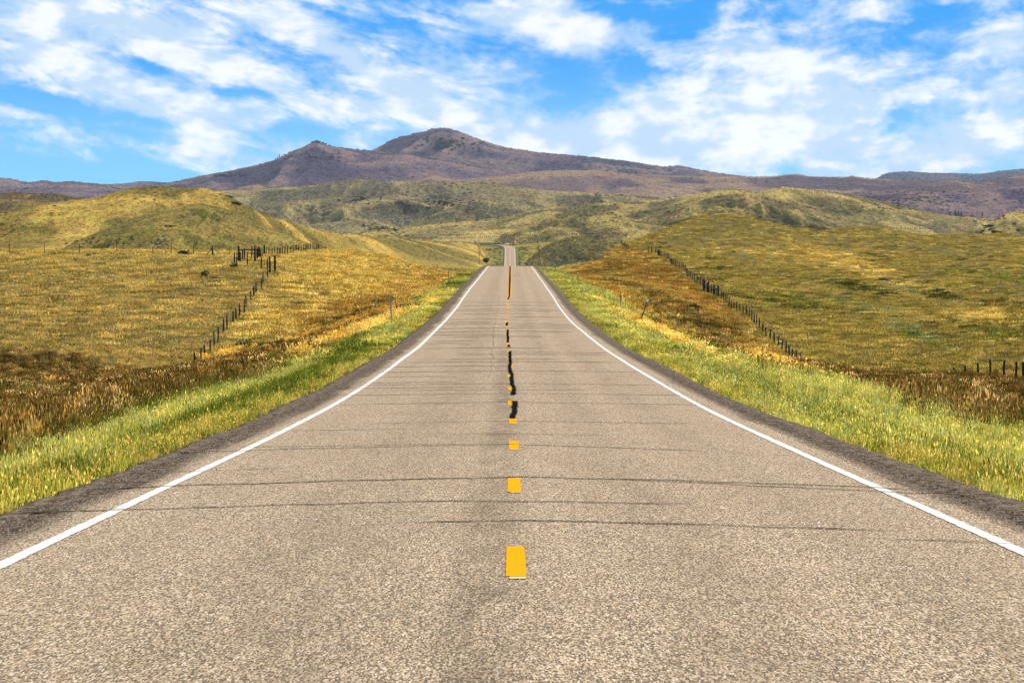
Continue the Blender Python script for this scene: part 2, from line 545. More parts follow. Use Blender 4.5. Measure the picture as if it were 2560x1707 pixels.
K_G = 1.0
PAL = {
    'verge':  (C3((188, 184, 92), (146, 158, 66), (218, 202, 116), (160, 176, 128), (204, 186, 88), (100, 118, 44)), [.27, .14, .23, .10, .18, .08]),
    'verged': (C3((88, 104, 34), (122, 128, 44), (66, 80, 26), (160, 154, 62), (106, 116, 62)), [.3, .25, .2, .15, .1]),
    'edge':   (C3((214, 194, 98), (158, 160, 62), (84, 104, 34), (190, 154, 74)), [.4, .25, .2, .15]),
    'straw':  (C3((232, 204, 112), (218, 184, 88), (200, 156, 62), (156, 124, 48), (240, 212, 136)), [.3, .3, .2, .1, .1]),
    'orange': (C3((194, 144, 64), (160, 114, 46), (220, 178, 98), (124, 92, 36), (152, 130, 48)), [.3, .25, .15, .15, .15]),
    'brown':  (C3((100, 78, 38), (70, 56, 26), (138, 112, 64), (196, 168, 112), (86, 84, 32), (50, 42, 18)), [.24, .22, .18, .10, .14, .12]),
    'field':  (C3((198, 172, 104), (170, 152, 90), (218, 184, 104), (144, 134, 74), (188, 148, 74), (120, 110, 62)), [.22, .2, .2, .14, .14, .10]),
    'rfield': (C3((176, 150, 78), (146, 128, 62), (204, 176, 98), (116, 104, 46), (166, 156, 66)), [.26, .24, .2, .16, .14]),
    'dark':   (C3((44, 54, 18), (62, 72, 22), (82, 90, 30)), [.45, .35, .2]),
    'sage':   (C3((150, 160, 120), (128, 146, 92), (176, 178, 140)), [.4, .4, .2]),
}
ZN = list(PAL)


def zone_weights(x, z):
    h = ground_h(x, z)
    u = CX + x * F / z; y = HY - h * F / z
    d = x - road_x(z); ad = np.abs(d)
    jn = (fbm2(x / 3.0, z / 9.0, 3, 31) - .5)
    dd = ad + jn * 3.0
    big = fbm2(x / 16, z / 40, 4, 41)
    st = fbm2(x / 9, z / 60, 4, 47)
    st2 = fbm2(x / 2.2, z / 22, 3, 53)
    L = d < 0
    w = {k: np.zeros_like(x) for k in ZN}

    def B(u0, y0, ru, ry, ang=0):
        ca, sa = math.cos(R(ang)), math.sin(R(ang))
        du = u - u0; dy = -(y - y0)
        p = (du * ca + dy * sa) / ru; q = (-du * sa + dy * ca) / ry
        return np.exp(-(p * p + q * q)) * (0.55 + .9 * st)
    vw = np.where(L, 8.6 + 2.0 * sstep(z, 150, 260), 13.5) - 3.5 * sstep(z, 220, 420)
    w['edge'] = 1.6 * (1 - sstep(dd, 5.0, 6.0))
    vg = sstep(dd, 4.7, 5.6) * (1 - sstep(dd, vw - 1.5, vw + 1.2))
    stripe = sstep(fbm2(d / 1.6, z / 45, 3, 61), .47, .60) * np.where(L, 1.0, .35)
    w['verge'] = vg * (1 - stripe) * 1.4
    w['verged'] = vg * stripe * 1.6
    out_ = sstep(dd, vw - 1.0, vw + 2.0)
    # left side
    nearL = (1 - sstep(z + (big - .5) * 60, 292, 322))
    fieldL = sstep(ad, 25.0, 29.0)
    w['brown'] += np.where(L, out_ * nearL * (.6 + 2.2 * sstep(ad, 12, 17)), 0)
    w['verged'] += np.where(L, out_ * nearL * .9 * sstep(st, .45, .62), 0)
    w['orange'] += np.where(L, out_ * nearL * .4 * sstep(big, .5, .7), 0)
    w['verged'] += np.where(L, out_ * nearL * 2.2 * (1 - sstep(ad, 11, 15)), 0)
    w['straw'] += np.where(L, out_ * nearL * .15 * sstep(1 - big, .5, .7), 0)
    w['field'] += np.where(L, out_ * (1 - nearL) * fieldL * 1.6, 0)
    w['straw'] += np.where(L, out_ * (1 - nearL) * (1 - fieldL) * (1.3 * sstep(st, .25, .6)), 0)
    w['orange'] += np.where(L, out_ * (1 - nearL) * (1 - fieldL) * (.8 * (1 - sstep(ad, 14, 20)) + .5 * sstep(1 - st, .5, .65)), 0)
    w['field'] += np.where(L, out_ * (1 - nearL) * (1 - fieldL) * .7, 0)
    w['straw'] += np.where(L, fieldL * .8 * sstep(z, 420, 520), 0)
    # right side
    fieldR = sstep(ad, 26.5, 29.0)
    nearR = (1 - sstep(z, 290, 350))
    w['brown'] += np.where(L, 0, out_ * nearR * (1 - .75 * fieldR) * 1.2)
    w['dark'] += np.where(L, 0, out_ * nearR * .45 * sstep(st, .5, .65))
    w['rfield'] += np.where(L, 0, out_ * (fieldR * 1.7 + nearR * .4))
    ob = out_ * (1 - nearR) * (1 - fieldR)
    w['orange'] += np.where(L, 0, ob * (.2 + 1.7 * sstep(st2, .38, .62)))
    w['brown'] += np.where(L, 0, ob * .9 * sstep(st, .5, .68))
    w['straw'] += np.where(L, 0, ob * .8 * sstep(1 - st2, .42, .6) * sstep(1 - st, .4, .6))
    w['rfield'] += np.where(L, 0, ob * .5)
    w['field'] += np.where(L, 0, fieldR * .8 * sstep(big, .52, .68))
    w['brown'] += np.where(L, 0, fieldR * 1.1 * sstep(st, .60, .72))
    # patches seen from the roadside
    w['straw'] += 3.2 * (B(1960, 636, 150, 9, -4) + B(2160, 668, 150, 20, -22) + B(2450, 788, 80, 18, 0) * 1.2 + B(2090, 650, 90, 12, -18)
                         + B(900, 670, 150, 40, -10) * .9 + B(1400, 690, 40, 18, 0) * 0)
    w['dark'] += 3.0 * (B(2150, 718, 75, 13, -10) + B(2350, 738, 60, 9, -12) + B(1960, 758, 150, 7, -8) + B(2200, 645, 40, 6, -15) + B(2410, 810, 90, 8, -18))
    w['sage'] += 2.2 * (B(2260, 720, 60, 8, -15) + B(2290, 830, 80, 10, -20) + B(2180, 770, 60, 8, -5))
    w['verged'] += 2.2 * (B(2300, 840, 100, 12, -18) + B(2500, 690, 130, 14, -8) + B(120, 990, 150, 22, -8) * 1.4 + B(2540, 830, 80, 22, 0) + B(2000, 745, 180, 10, -6))
    w['dark'] += 3.0 * (B(850, 805, 110, 7, 22) + B(690, 868, 90, 13, -2) + B(950, 762, 60, 8, 24) + B(1800, 670, 40, 4, 0) + B(2400, 650, 30, 4, 0))
    w['orange'] += 2.5 * (B(820, 790, 120, 22, 20) + B(1060, 690, 70, 14, 0) * .5 + B(1640, 690, 90, 30, -30) * .6)
    w['brown'] += 2.5 * (B(1700, 790, 170, 28, -28) * .8 + B(1560, 660, 60, 12, 10) + B(2430, 1000, 200, 50, -14) * .6)
    w['straw'] += 2.2 * (B(900, 830, 160, 8, 22) * .6 + B(1640, 830, 160, 7, -26) * .35 + B(1920, 905, 70, 12, -16) * .5 + B(2420, 1015, 200, 6, -16) * .3)
    A = np.stack([w[k] for k in ZN], 0) + 1e-4
    return A / A.sum(0)


AVG = np.array([(PAL[k][0] * np.array(PAL[k][1])[:, None]).sum(0) for k in ZN])


def zone_color_ground(x, z):
    A = zone_weights(x, z)
    return np.tensordot(A.T, AVG, 1)


def zone_color_pick(x, z):
    A = zone_weights(x, z) ** 1.4
    A /= A.sum(0)
    cum = np.cumsum(A, 0)
    r = rng.random(len(x))
    zi = (r[None] > cum).sum(0).clip(0, len(ZN) - 1)
    col = np.zeros((len(x), 3))
    for i, k in enumerate(ZN):
        s = zi == i
        n = s.sum()
        if n:
            c, p = PAL[k]
            p = np.array(p) / sum(p)
            col[s] = c[rng.choice(len(c), n, p=p)]
    col *= rng.uniform(.42, 1.3, (len(x), 1)) * (.7 + .6 * fbm2(x / 1.2, z / 4, 3, 97))[:, None]
    return col * K_G * np.array([1.0, .99, .84]), zi


# ------------------------------------------------------------------ the ground sheet
UC = np.linspace(-1100, 3660, 760)
ZR = np.concatenate([[-60, -20, 2], np.geomspace(6, 3500, 800)])
UU, ZZ = np.meshgrid(UC, ZR)
XX = (UU - CX) * np.maximum(ZZ, 25) / F * np.where(ZZ < 25, 6, 1)
XX = np.where(ZZ < 25, (UU - CX) / 2380 * np.maximum(7, 2380 * 25 / F * 3), XX)
# blend the first rows so that columns do not cross
GH = ground_h(XX, np.maximum(ZZ, 2))
gx = XX.ravel(); gz = np.maximum(ZZ.ravel(), 6)
gcol = zone_color_ground(gx, np.maximum(gz, 12)) * .30
farm = sstep(gz, 950, 1250)[:, None]
ff = fbm2(gx / 30, gz / 120, 5, 71)[:, None]
farc = np.array(srgb(168, 146, 74)[:3]) * (.55 + .5 * ff) * .75 + np.array([0.0, .012, 0]) * (ff > .5)
verg = (1 - sstep(np.abs(gx - road_x(np.minimum(gz, 3040))), 9, 16))[:, None] * (gz < 3040)[:, None]
farc = farc * (1 - .6 * verg) + np.array(srgb(98, 104, 44)[:3]) * .7 * .6 * verg * (.6 + .8 * ff)
gcol = gcol * (1 - farm) + farc * farm
M_ground = terrain_mat('grass_ground', .16, .05, .5)
ground = mesh_np('ground', np.c_[XX.ravel(), ZZ.ravel(), GH.ravel()], grid_faces(len(ZR), len(UC)), M_ground, smooth=True, cols=gcol)
tag(ground, kind='structure')

# ------------------------------------------------------------------ hills and mountains
HILLS = {}
HD = []


def hill(name, pts, z0, zf, yb, back, cols, mat, amp=.10, gully=(90, 260), seed=0, shape=.9, ext=250, rows=150, fade=0, ncol=None, jag=0.0, bottom=None, yb2=None):
    """a ridge: crest traced as (u,y) at distance z0 (number or list), front foot at zf, and a back that falls away"""
    pts = np.array(pts, float)
    u0, u1 = pts[0, 0], pts[-1, 0]
    ncol = ncol or int(max(160, (u1 - u0) / 2.4))
    u = np.linspace(u0, u1, ncol)
    yr = pchip(pts[:, 0], pts[:, 1])(u)
    zc = pchip(pts[:, 0], z0)(u) if hasattr(z0, '__len__') else np.full(ncol, float(z0))
    if hasattr(zf, '__len__'):
        zf_ = np.interp(u, np.linspace(u0, u1, len(zf)), zf)
    else:
        zf_ = np.full(ncol, float(zf))
    yb_ = np.interp(u, np.linspace(u0, u1, len(yb)), yb) if hasattr(yb, '__len__') else np.full(ncol, float(yb))
    hr = (HY - yr) * zc / F
    hf = (HY - yb_) * zf_ / F
    nf = int(rows * .78); nb = rows - nf
    t = np.concatenate([np.linspace(0, 1, nf) ** .9, 1 + np.linspace(0, 1, nb + 1)[1:]])
    T, U = np.meshgrid(t, u, indexing='ij')
    ZF, ZC = zf_[None], zc[None]
    Z = np.where(T <= 1, ZF + (ZC - ZF) * T, ZC + back * (T - 1))
    X = (U - CX) * Z / F
    S = np.where(T <= 1, np.sin(np.clip(T, 0, 1) * math.pi / 2) ** (1 / shape if shape < 1 else shape), 0)
    S = np.clip(S, 0, 1)
    H = np.where(T <= 1, hf[None] + (hr - hf)[None] * S, hr[None] - np.abs(hr - hf)[None] * 1.3 * (1 - np.cos((T - 1) * math.pi / 2)) - 2.0 * (T - 1))
    rel = np.abs(hr - hf)[None]
    win = np.where(T <= 1, np.sin(np.clip(T, 0, 1) * math.pi) * (1 - np.clip(T, 0, 1) ** 5) * 1.25, .4 * (T - 1))
    wx = (fbm2(X / (gully[0] * 3), Z / (gully[1] * 3), 3, seed + 70) - .5) * 1.6
    g1 = ridged(X / gully[0] + wx, Z / gully[1] + wx, 5, seed)
    g2 = fbm2(X / (gully[0] * 2.3), Z / (gully[1] * 2.3), 4, seed + 5)
    H = H + win * rel * amp * ((g1 - .62) * 1.6 + (g2 - .5) * 2.2)
    if jag:
        H = H + (np.exp(-((T - 1) / .035) ** 2)) * (fbm2(U / 11, U * 0 + 3, 4, seed + 50, .6) - .5) * jag
    # colours
    a, b, c = [np.array(q) for q in cols]
    m1 = sstep(fbm2(X / gully[0] * .9, Z / gully[1] * .8, 5, seed + 11, .6), .38, .62)[..., None]
    m2 = sstep(g1 + (fbm2(X / gully[0] * 3, Z / gully[1] * 2.2, 3, seed + 13) - .5) * .5, .58, .80)[..., None]
    col = a * (1 - m1) + b * m1
    col = col * (1 - .8 * m2) + c * .8 * m2
    Xm = np.vstack([X[:1], X]); Zm = np.vstack([Z[:1] - .5, Z]); Hm = np.vstack([H[:1] - 60, H])
    colm = np.concatenate([col[:1], col], 0)
    o = mesh_np(name, np.c_[Xm.ravel(), Zm.ravel(), Hm.ravel()], grid_faces(len(t) + 1, ncol), mat, smooth=True, cols=colm.reshape(-1, 3))
    tag(o, kind='structure')
    HD.append((X[:nf], Z[:nf], H[:nf], col[:nf], u, float(zc.mean())))
    HILLS.setdefault(name, []).append(o)
    from_u = u

    def hq(uq, tq):
        """point on this hill's surface at column u and front parameter t (1 = crest)"""
        j = int(np.argmin(np.abs(from_u - uq))); i = int(np.argmin(np.abs(t - tq)))
        return (float(X[i, j]), float(Z[i, j]), float(H[i, j]))

    def byrow(uq, yq):
        j = int(np.argmin(np.abs(from_u - uq)))
        rows_ = HY - H[:nf, j] * F / Z[:nf, j]
        i = int(np.argmin(np.abs(rows_ - yq)))
        return (float(X[i, j]), float(Z[i, j]), float(H[i, j]))
    return hq, byrow


def cc(*a, k=.62):
    return [tuple(v * k for v in srgb(*c)[:3]) for c in a]


M_h1 = terrain_mat('hill_grass_near', .8, .6, .8)
M_h2 = terrain_mat('hill_grass_mid', 1.6, 1.4, .75, darkpatch=.25)
M_h3 = terrain_mat('hill_grass_far', 2.2, 2.0, .7, darkpatch=.25)
M_h4 = terrain_mat('mountain_scrub', 4.5, 6.0, .75, darkpatch=.45, darkcol=(.035, .03, .038, 1))

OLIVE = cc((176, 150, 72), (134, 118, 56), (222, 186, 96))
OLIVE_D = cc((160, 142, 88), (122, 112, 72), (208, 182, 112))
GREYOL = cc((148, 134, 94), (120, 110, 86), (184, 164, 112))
PURP = cc((126, 103, 100), (94, 78, 90), (170, 140, 112))  # purplish brown, with haze and cloud shadow painted into the colour
PURP_D = cc((102, 82, 98), (74, 62, 86), (148, 122, 114))  # darker purple: cloud shadow and haze painted into the mountain colour
BLUE = cc((72, 72, 92), (56, 58, 84), (100, 92, 104))  # distance haze painted into the ridge colour

# far blue ridges
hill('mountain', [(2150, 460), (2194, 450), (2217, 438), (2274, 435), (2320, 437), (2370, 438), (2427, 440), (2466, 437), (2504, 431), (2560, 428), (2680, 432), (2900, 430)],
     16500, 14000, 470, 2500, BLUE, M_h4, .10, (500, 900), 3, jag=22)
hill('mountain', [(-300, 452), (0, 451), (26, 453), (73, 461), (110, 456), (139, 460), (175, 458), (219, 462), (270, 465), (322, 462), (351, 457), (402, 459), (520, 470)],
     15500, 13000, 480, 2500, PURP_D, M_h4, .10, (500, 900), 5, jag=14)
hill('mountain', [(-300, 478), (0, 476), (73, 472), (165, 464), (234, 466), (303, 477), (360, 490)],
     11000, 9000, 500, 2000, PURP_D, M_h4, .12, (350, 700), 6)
# the two-headed mountain: rear summit, then the front shoulder with the rocky head
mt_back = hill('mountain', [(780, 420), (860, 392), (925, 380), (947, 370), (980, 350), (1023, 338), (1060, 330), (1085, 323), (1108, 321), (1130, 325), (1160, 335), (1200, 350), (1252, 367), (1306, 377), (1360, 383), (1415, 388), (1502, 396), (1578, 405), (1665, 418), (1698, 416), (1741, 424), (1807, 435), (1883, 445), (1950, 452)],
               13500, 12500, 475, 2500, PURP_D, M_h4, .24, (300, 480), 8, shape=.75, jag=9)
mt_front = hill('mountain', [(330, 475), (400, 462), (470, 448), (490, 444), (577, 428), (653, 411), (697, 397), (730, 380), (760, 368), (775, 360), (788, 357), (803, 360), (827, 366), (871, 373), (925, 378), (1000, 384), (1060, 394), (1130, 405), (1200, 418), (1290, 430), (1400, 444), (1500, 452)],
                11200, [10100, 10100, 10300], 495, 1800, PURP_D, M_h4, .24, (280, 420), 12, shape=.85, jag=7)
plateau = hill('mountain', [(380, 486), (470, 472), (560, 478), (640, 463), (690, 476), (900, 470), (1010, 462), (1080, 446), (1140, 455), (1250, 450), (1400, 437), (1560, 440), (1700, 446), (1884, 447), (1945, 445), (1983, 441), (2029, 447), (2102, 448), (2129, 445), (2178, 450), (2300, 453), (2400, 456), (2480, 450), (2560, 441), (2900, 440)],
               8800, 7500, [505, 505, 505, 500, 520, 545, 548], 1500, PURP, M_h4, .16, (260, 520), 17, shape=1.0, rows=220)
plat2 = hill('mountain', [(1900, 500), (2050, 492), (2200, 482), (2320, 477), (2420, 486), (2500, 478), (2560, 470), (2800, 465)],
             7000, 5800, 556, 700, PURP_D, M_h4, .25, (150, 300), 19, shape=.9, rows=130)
# centre hills
hill('hill', [(420, 488), (540, 478), (597, 478), (684, 469), (792, 463), (857, 452), (900, 448), (944, 452), (1031, 458), (1117, 456), (1204, 458), (1291, 471), (1399, 482), (1500, 487), (1650, 495)],
     5800, 5400, 560, 900, GREYOL, M_h3, .22, (120, 190), 23, shape=.9)
hb = hill('hill', [(520, 545), (600, 520), (660, 505), (760, 503), (870, 492), (960, 498), (1060, 500), (1150, 499), (1240, 512), (1330, 530), (1420, 545)],
     5000, 4720, 590, 700, GREYOL, M_h3, .28, (80, 130), 27, shape=.9)
hill('hill', [(940, 590), (1004, 573), (1060, 548), (1117, 527), (1160, 518), (1204, 507), (1247, 513), (1312, 527), (1400, 545)],
     4500, 4300, 596, 500, GREYOL, M_h3, .24, (75, 130), 29, shape=.9)
# low rocky knob in the centre left
knob = hill('hill', [(860, 596), (900, 582), (925, 572), (940, 569), (965, 571), (980, 576), (1000, 590), (1020, 600)],
     3300, 3000, 612, 150, OLIVE_D, M_h2, .2, (30, 60), 30, shape=.8, ncol=120)
# right middle hills
rm = hill('hill', [(1000, 580), (1045, 567), (1197, 553), (1284, 540), (1371, 521), (1458, 512), (1545, 507), (1633, 503), (1687, 495), (1741, 486), (1829, 473), (1894, 479), (1959, 468), (1992, 471), (2068, 479), (2133, 488), (2199, 501), (2286, 522), (2373, 539), (2449, 547), (2700, 560)],
     4100, 3840, [606, 608, 612, 616, 618], 500, OLIVE_D, M_h2, .17, (85, 90), 33, shape=.95, rows=200)
rm2 = hill('hill', [(1560, 560), (1640, 538), (1700, 520), (1738, 506), (1807, 488), (1853, 487), (1949, 498), (2006, 513), (2064, 535), (2121, 551), (2205, 566), (2320, 585)],
     3560, 3420, 612, 200, OLIVE_D, M_h2, .2, (55, 60), 37, shape=.95)
hill('hill', [(1250, 590), (1330, 560), (1400, 534), (1450, 527), (1520, 532), (1580, 548), (1660, 562), (1760, 580)],
     3480, 3350, 612, 200, OLIVE_D, M_h2, .24, (45, 75), 39, shape=.95)
# round grey-green knoll right of the road
knoll = hill('hill', [(1318, 652), (1346, 629), (1390, 604), (1438, 591), (1500, 595), (1555, 608), (1600, 622), (1700, 650)],
     2600, 2520, 672, 100, cc((138, 126, 74), (112, 104, 62), (168, 150, 86)), M_h2, .12, (30, 45), 43, shape=.8, ncol=220)
# dark cut hill at the right edge
redge = hill('hill', [(2400, 618), (2446, 592), (2464, 570), (2499, 548), (2516, 536), (2560, 528), (2700, 510)],
     2500, 2330, 640, 200, OLIVE_D, M_h2, .22, (40, 90), 45, shape=.9)
# left hills
hill('hill', [(-300, 480), (0, 486), (33, 483), (90, 486), (150, 487), (183, 494), (260, 500), (330, 515)],
     3600, 3400, 560, 300, cc((136, 112, 66), (108, 90, 56), (158, 132, 78)), M_h2, .24, (60, 100), 49, shape=.9)
lh = hill('hill', [(-350, 560), (-150, 548), (0, 537), (73, 519), (205, 499), (234, 495), (292, 480), (329, 471), (395, 467), (439, 469), (501, 471), (541, 480), (570, 491), (607, 511), (651, 533), (695, 548), (749, 564), (804, 577), (859, 586), (933, 591), (1006, 597), (1079, 604), (1189, 608), (1222, 640)],
     [2100] * 14 + [2150, 2200, 2250, 2300, 2400, 2500, 2620, 2720, 2850, 2900], [1880, 1880, 1920, 2020, 2230, 2560], [650, 652, 655, 655, 664, 670], 300, OLIVE, M_h1, .17, (60, 70), 51, shape=.95, rows=230)
lh2 = hill('hill', [(120, 640), (200, 600), (290, 562), (370, 535), (440, 518), (501, 511), (540, 518), (621, 548), (680, 573), (731, 595), (768, 610), (804, 626), (860, 648)],
     1620, 1520, 660, 150, cc((148, 132, 68), (122, 112, 58), (178, 154, 78)), M_h1, .16, (30, 40), 55, shape=.85, rows=170)

# ------------------------------------------------------------------ road
def road_frame(z):
    z = np.asarray(z, float)
    e = .5
    x = road_x(z); dx = (road_x(z + e) - road_x(z - e)) / (2 * e)
    L = np.sqrt(1 + dx * dx)
    return x, 1 / L, -dx / L        # centre x, normal (nx, ny) to the right


def asphalt():
    m, n = new_mat('asphalt_chip_seal')
    o = n.n('ShaderNodeOutputMaterial'); p = n.n('ShaderNodeBsdfPrincipled')
    geo = n.n('ShaderNodeNewGeometry'); pos = geo.outputs['Position']
    at = n.n('ShaderNodeAttribute', attribute_name='tint')      # r = distance across, g = shoulder, b = wheel track / oil / painted groove shade
    sp = n.n('ShaderNodeSeparateColor'); n.link(at.outputs['Color'], sp.inputs[0])
    flat = n.n('ShaderNodeSeparateXYZ'); n.link(pos, flat.inputs[0])
    v2 = n.combine(flat.outputs[0], n.math('MULTIPLY', flat.outputs[1], .16), 0)
    vor = n.n('ShaderNodeTexVoronoi'); vor.inputs['Scale'].default_value = 105.0
    n.link(v2, vor.inputs['Vector'])
    vs = n.n('ShaderNodeSeparateColor'); n.link(vor.outputs['Color'], vs.inputs[0])
    stone = n.mix(n.ramp(vs.outputs[0], 0, 1, 0, 1, False), (.078, .052, .029, 1), (.74, .54, .335, 1))
    stone = n.mix(n.ramp(vs.outputs[1], .86, .9), stone, (.84, .70, .54, 1))
    stone = n.mix(n.ramp(vs.outputs[2], .74, .80), stone, (.035, .027, .02, 1))
    fine = n.noise(v2, 160, 3, .8)
    stone = n.mix(.35, stone, n.mix(n.ramp(fine, .3, .7), (.13, .09, .06, 1), (.58, .46, .34, 1)))
    v3 = n.combine(flat.outputs[0], n.math('MULTIPLY', flat.outputs[1], .12), 0)
    big = n.noise(v3, 1.1, 6, .6)
    stone = n.mix(n.ramp(big, .35, .7, 0, .22), stone, (.24, .17, .11, 1))
    mid = n.noise(v2, 9, 5, .7)
    stone = n.mix(n.ramp(mid, .45, .75, 0, .25), stone, (.14, .11, .085, 1))
    oil = n.math('MULTIPLY', sp.outputs[2], n.ramp(n.noise(v3, 3.5, 6, .65), .30, .60, .3, 1.1))
    stone = n.mix(n.math('MULTIPLY', oil, .75), stone, (.075, .055, .040, 1))
    # worn bituminous shoulder
    shn = n.noise(n.combine(flat.outputs[0], n.math('MULTIPLY', flat.outputs[1], .25), 4), 7, 6, .7)
    shcol = n.mix(n.ramp(shn, .35, .68), (.030, .022, .017, 1), (.17, .125, .09, 1))
    shcol = n.mix(n.ramp(vs.outputs[1], .82, .92, 0, .7), shcol, (.30, .25, .19, 1))
    shcol = n.mix(n.math('MULTIPLY', sp.outputs[2], .9), shcol, (.018, .014, .012, 1))  # painted shade in the rumble grooves
    col = n.mix(sp.outputs[1], stone, shcol)
    n.link(col, p.inputs['Base Color'])
    p.inputs['Roughness'].default_value = 1
    p.inputs['Specular IOR Level'].default_value = 0.0
    bp = n.n('ShaderNodeBump'); bp.inputs['Strength'].default_value = .7; bp.inputs['Distance'].default_value = .006
    n.link(n.math('ADD', vs.outputs[0], fine), bp.inputs['Height'])
    n.link(bp.outputs[0], p.inputs['Normal'])
    n.link(p.outputs[0], o.inputs[0])
    return m


def paint(name, col, worn=(.16, .13, .10, 1), lo=.60, hi=.72):
    m, n = new_mat(name)
    o = n.n('ShaderNodeOutputMaterial'); p = n.n('ShaderNodeBsdfPrincipled')
    geo = n.n('ShaderNodeNewGeometry')
    f = n.n('ShaderNodeSeparateXYZ'); n.link(geo.outputs['Position'], f.inputs[0])
    v = n.combine(f.outputs[0], n.math('MULTIPLY', f.outputs[1], .35), 0)
    a = n.noise(v, 45, 5, .8)
    b = n.noise(v, 4, 4, .6)
    k = n.ramp(n.math('ADD', a, n.math('MULTIPLY', n.math('SUBTRACT', b, .5), .5)), lo, hi)
    c2 = n.mix(n.noise(v, 14, 4, .6), tuple(q * .82 for q in col[:3]) + (1,), col)
    n.link(n.mix(k, c2, worn), p.inputs['Base Color'])
    p.inputs['Roughness'].default_value = .95
    p.inputs['Specular IOR Level'].default_value = 0.0
    n.link(p.outputs[0], o.inputs[0])
    return m


M_road = asphalt()
M_linew = paint('white_road_paint', (.68, .66, .61, 1), (.24, .19, .14, 1), .50, .72)
M_liney = paint('yellow_road_paint', (.78, .33, .008, 1), (.40, .22, .04, 1), .54, .72)
M_linep = paint('pale_primer_paint', (.70, .56, .30, 1), (.3, .23, .14, 1), .46, .62)
M_tar = paint('crack_tar', (.010, .010, .010, 1), (.05, .045, .04, 1), .62, .75)
M_tarl = paint('faded_crack_tar', (.030, .026, .022, 1), (.2, .16, .12, 1), .52, .66)
M_bluep = paint('blue_spray_paint', (.12, .26, .36, 1), (.4, .34, .28, 1), .42, .58)

zr = np.concatenate([np.arange(-30, 12, 1.0), np.arange(12, 135, .06), np.geomspace(135, 640, 520)[0:], np.linspace(645, 2750, 160), np.linspace(2755, 3044, 110)])
dof = np.array([-4.75, -4.70, -4.60, -4.45, -4.42, -4.2, -4.0, -3.97, -3.82, -3.62, -3.0, -2.3, -1.8, -1.2, -.6, -.35, -.15, 0, .25, .6, 1.2, 1.8, 2.4, 3.0, 3.62, 3.82, 3.97, 4.0, 4.2, 4.42, 4.45, 4.6, 4.70, 4.75])
Dg, Zg = np.meshgrid(dof, zr)
cxr, nx, ny = road_frame(zr)
edge = np.abs(Dg) > 4.5
wob = (fbm2(Zg / .9, np.sign(Dg) * 5 + 10, 4, 81, .6) - .5) * .22 + (fbm2(Zg / 14, np.sign(Dg) * 5 + 40, 3, 83) - .5) * .30
Dw = Dg + np.where(edge, np.sign(Dg) * wob, 0)
Xr = cxr[:, None] + Dw * nx[:, None]
Yr = zr[:, None] + Dw * ny[:, None]
Hr = np.repeat(road_h(zr)[:, None], len(dof), 1) - .012 * np.abs(Dg) ** 1.1 * .6
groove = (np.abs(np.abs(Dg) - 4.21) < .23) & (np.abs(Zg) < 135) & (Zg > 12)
Hr = Hr - np.where(groove, .022 * np.clip(np.cos(Zg * 2 * math.pi / .30) * 1.6, 0, 1), 0)
Hr = Hr - np.where(np.abs(Dg) > 4.72, .16, 0) - np.where((np.abs(Dg) > 4.65) & (np.abs(Dg) < 4.72), .02, 0)
tint = np.zeros((Dg.size, 3))
tint[:, 0] = Dg.ravel() / 10 + .5
dark_in = np.where(Dg < 0, 3.95, 4.02)
tint[:, 1] = (sstep(np.abs(Dg) + (fbm2(Zg / 6, Dg * 2, 3, 85) - .5) * .25, dark_in - .06, dark_in + .12) * .92).ravel()
wheel = np.exp(-((Dg - 1.0) / .38) ** 2) * .20 + np.exp(-((Dg - 2.6) / .3) ** 2) * .22 + np.exp(-((Dg + 1.5) / .3) ** 2) * .42 + np.exp(-((Dg + 2.7) / .4) ** 2) * .12
wheel = 1.6 * wheel * (.6 + .8 * fbm2(Zg / 30, Dg, 3, 86))
oil = np.exp(-((Dg + .26) / .24) ** 2) * (1 - sstep(Zg, 90, 210)) * (.15 + .75 * fbm2(Zg / 3, Dg * 1.5, 4, 87)) * 1.0
groove_shade = np.where(groove, np.clip(np.cos(Zg * 2 * math.pi / .30) * 1.6, 0, 1), 0) * .8  # shade of the rumble grooves, painted in as a darker tint
tint[:, 2] = np.clip(wheel + oil + groove_shade, 0, 1).ravel()
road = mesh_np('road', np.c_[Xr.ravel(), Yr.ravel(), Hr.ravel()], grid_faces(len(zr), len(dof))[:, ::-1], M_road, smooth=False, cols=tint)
tag(road, kind='structure')


def ribbon(name, zs, dc, wd, mat, lift=.006, rag=.0, seed=0, parent=road, absx=False, gap=None):
    zs = np.asarray(zs, float)
    dc = np.broadcast_to(np.asarray(dc, float), zs.shape); wd = np.broadcast_to(np.asarray(wd, float), zs.shape)
    lf = lift + .012 * sstep(zs, 150, 400) + .03 * sstep(zs, 600, 1500)
    c, nx, ny = road_frame(zs)
    l = dc - wd / 2 + (fbm2(zs / .12, zs * 0 + 1, 3, seed, .7) - .5) * rag
    r = dc + wd / 2 + (fbm2(zs / .12, zs * 0 + 7, 3, seed + 2, .7) - .5) * rag
    if absx:
        l = l - c; r = r - c
    h = road_h(zs) + lf
    V = np.empty((len(zs) * 2, 3))
    V[0::2] = np.c_[c + l * nx, zs + l * ny, h - .0072 * np.abs(l) ** 1.1]
    V[1::2] = np.c_[c + r * nx, zs + r * ny, h - .0072 * np.abs(r) ** 1.1]
    i = np.arange(len(zs) - 1) * 2
    Fc = np.stack([i, i + 1, i + 3, i + 2], 1)
    if gap is not None:
        Fc = Fc[gap(zs[:-1])]
    return mesh_np(name, V, Fc, mat, parent)


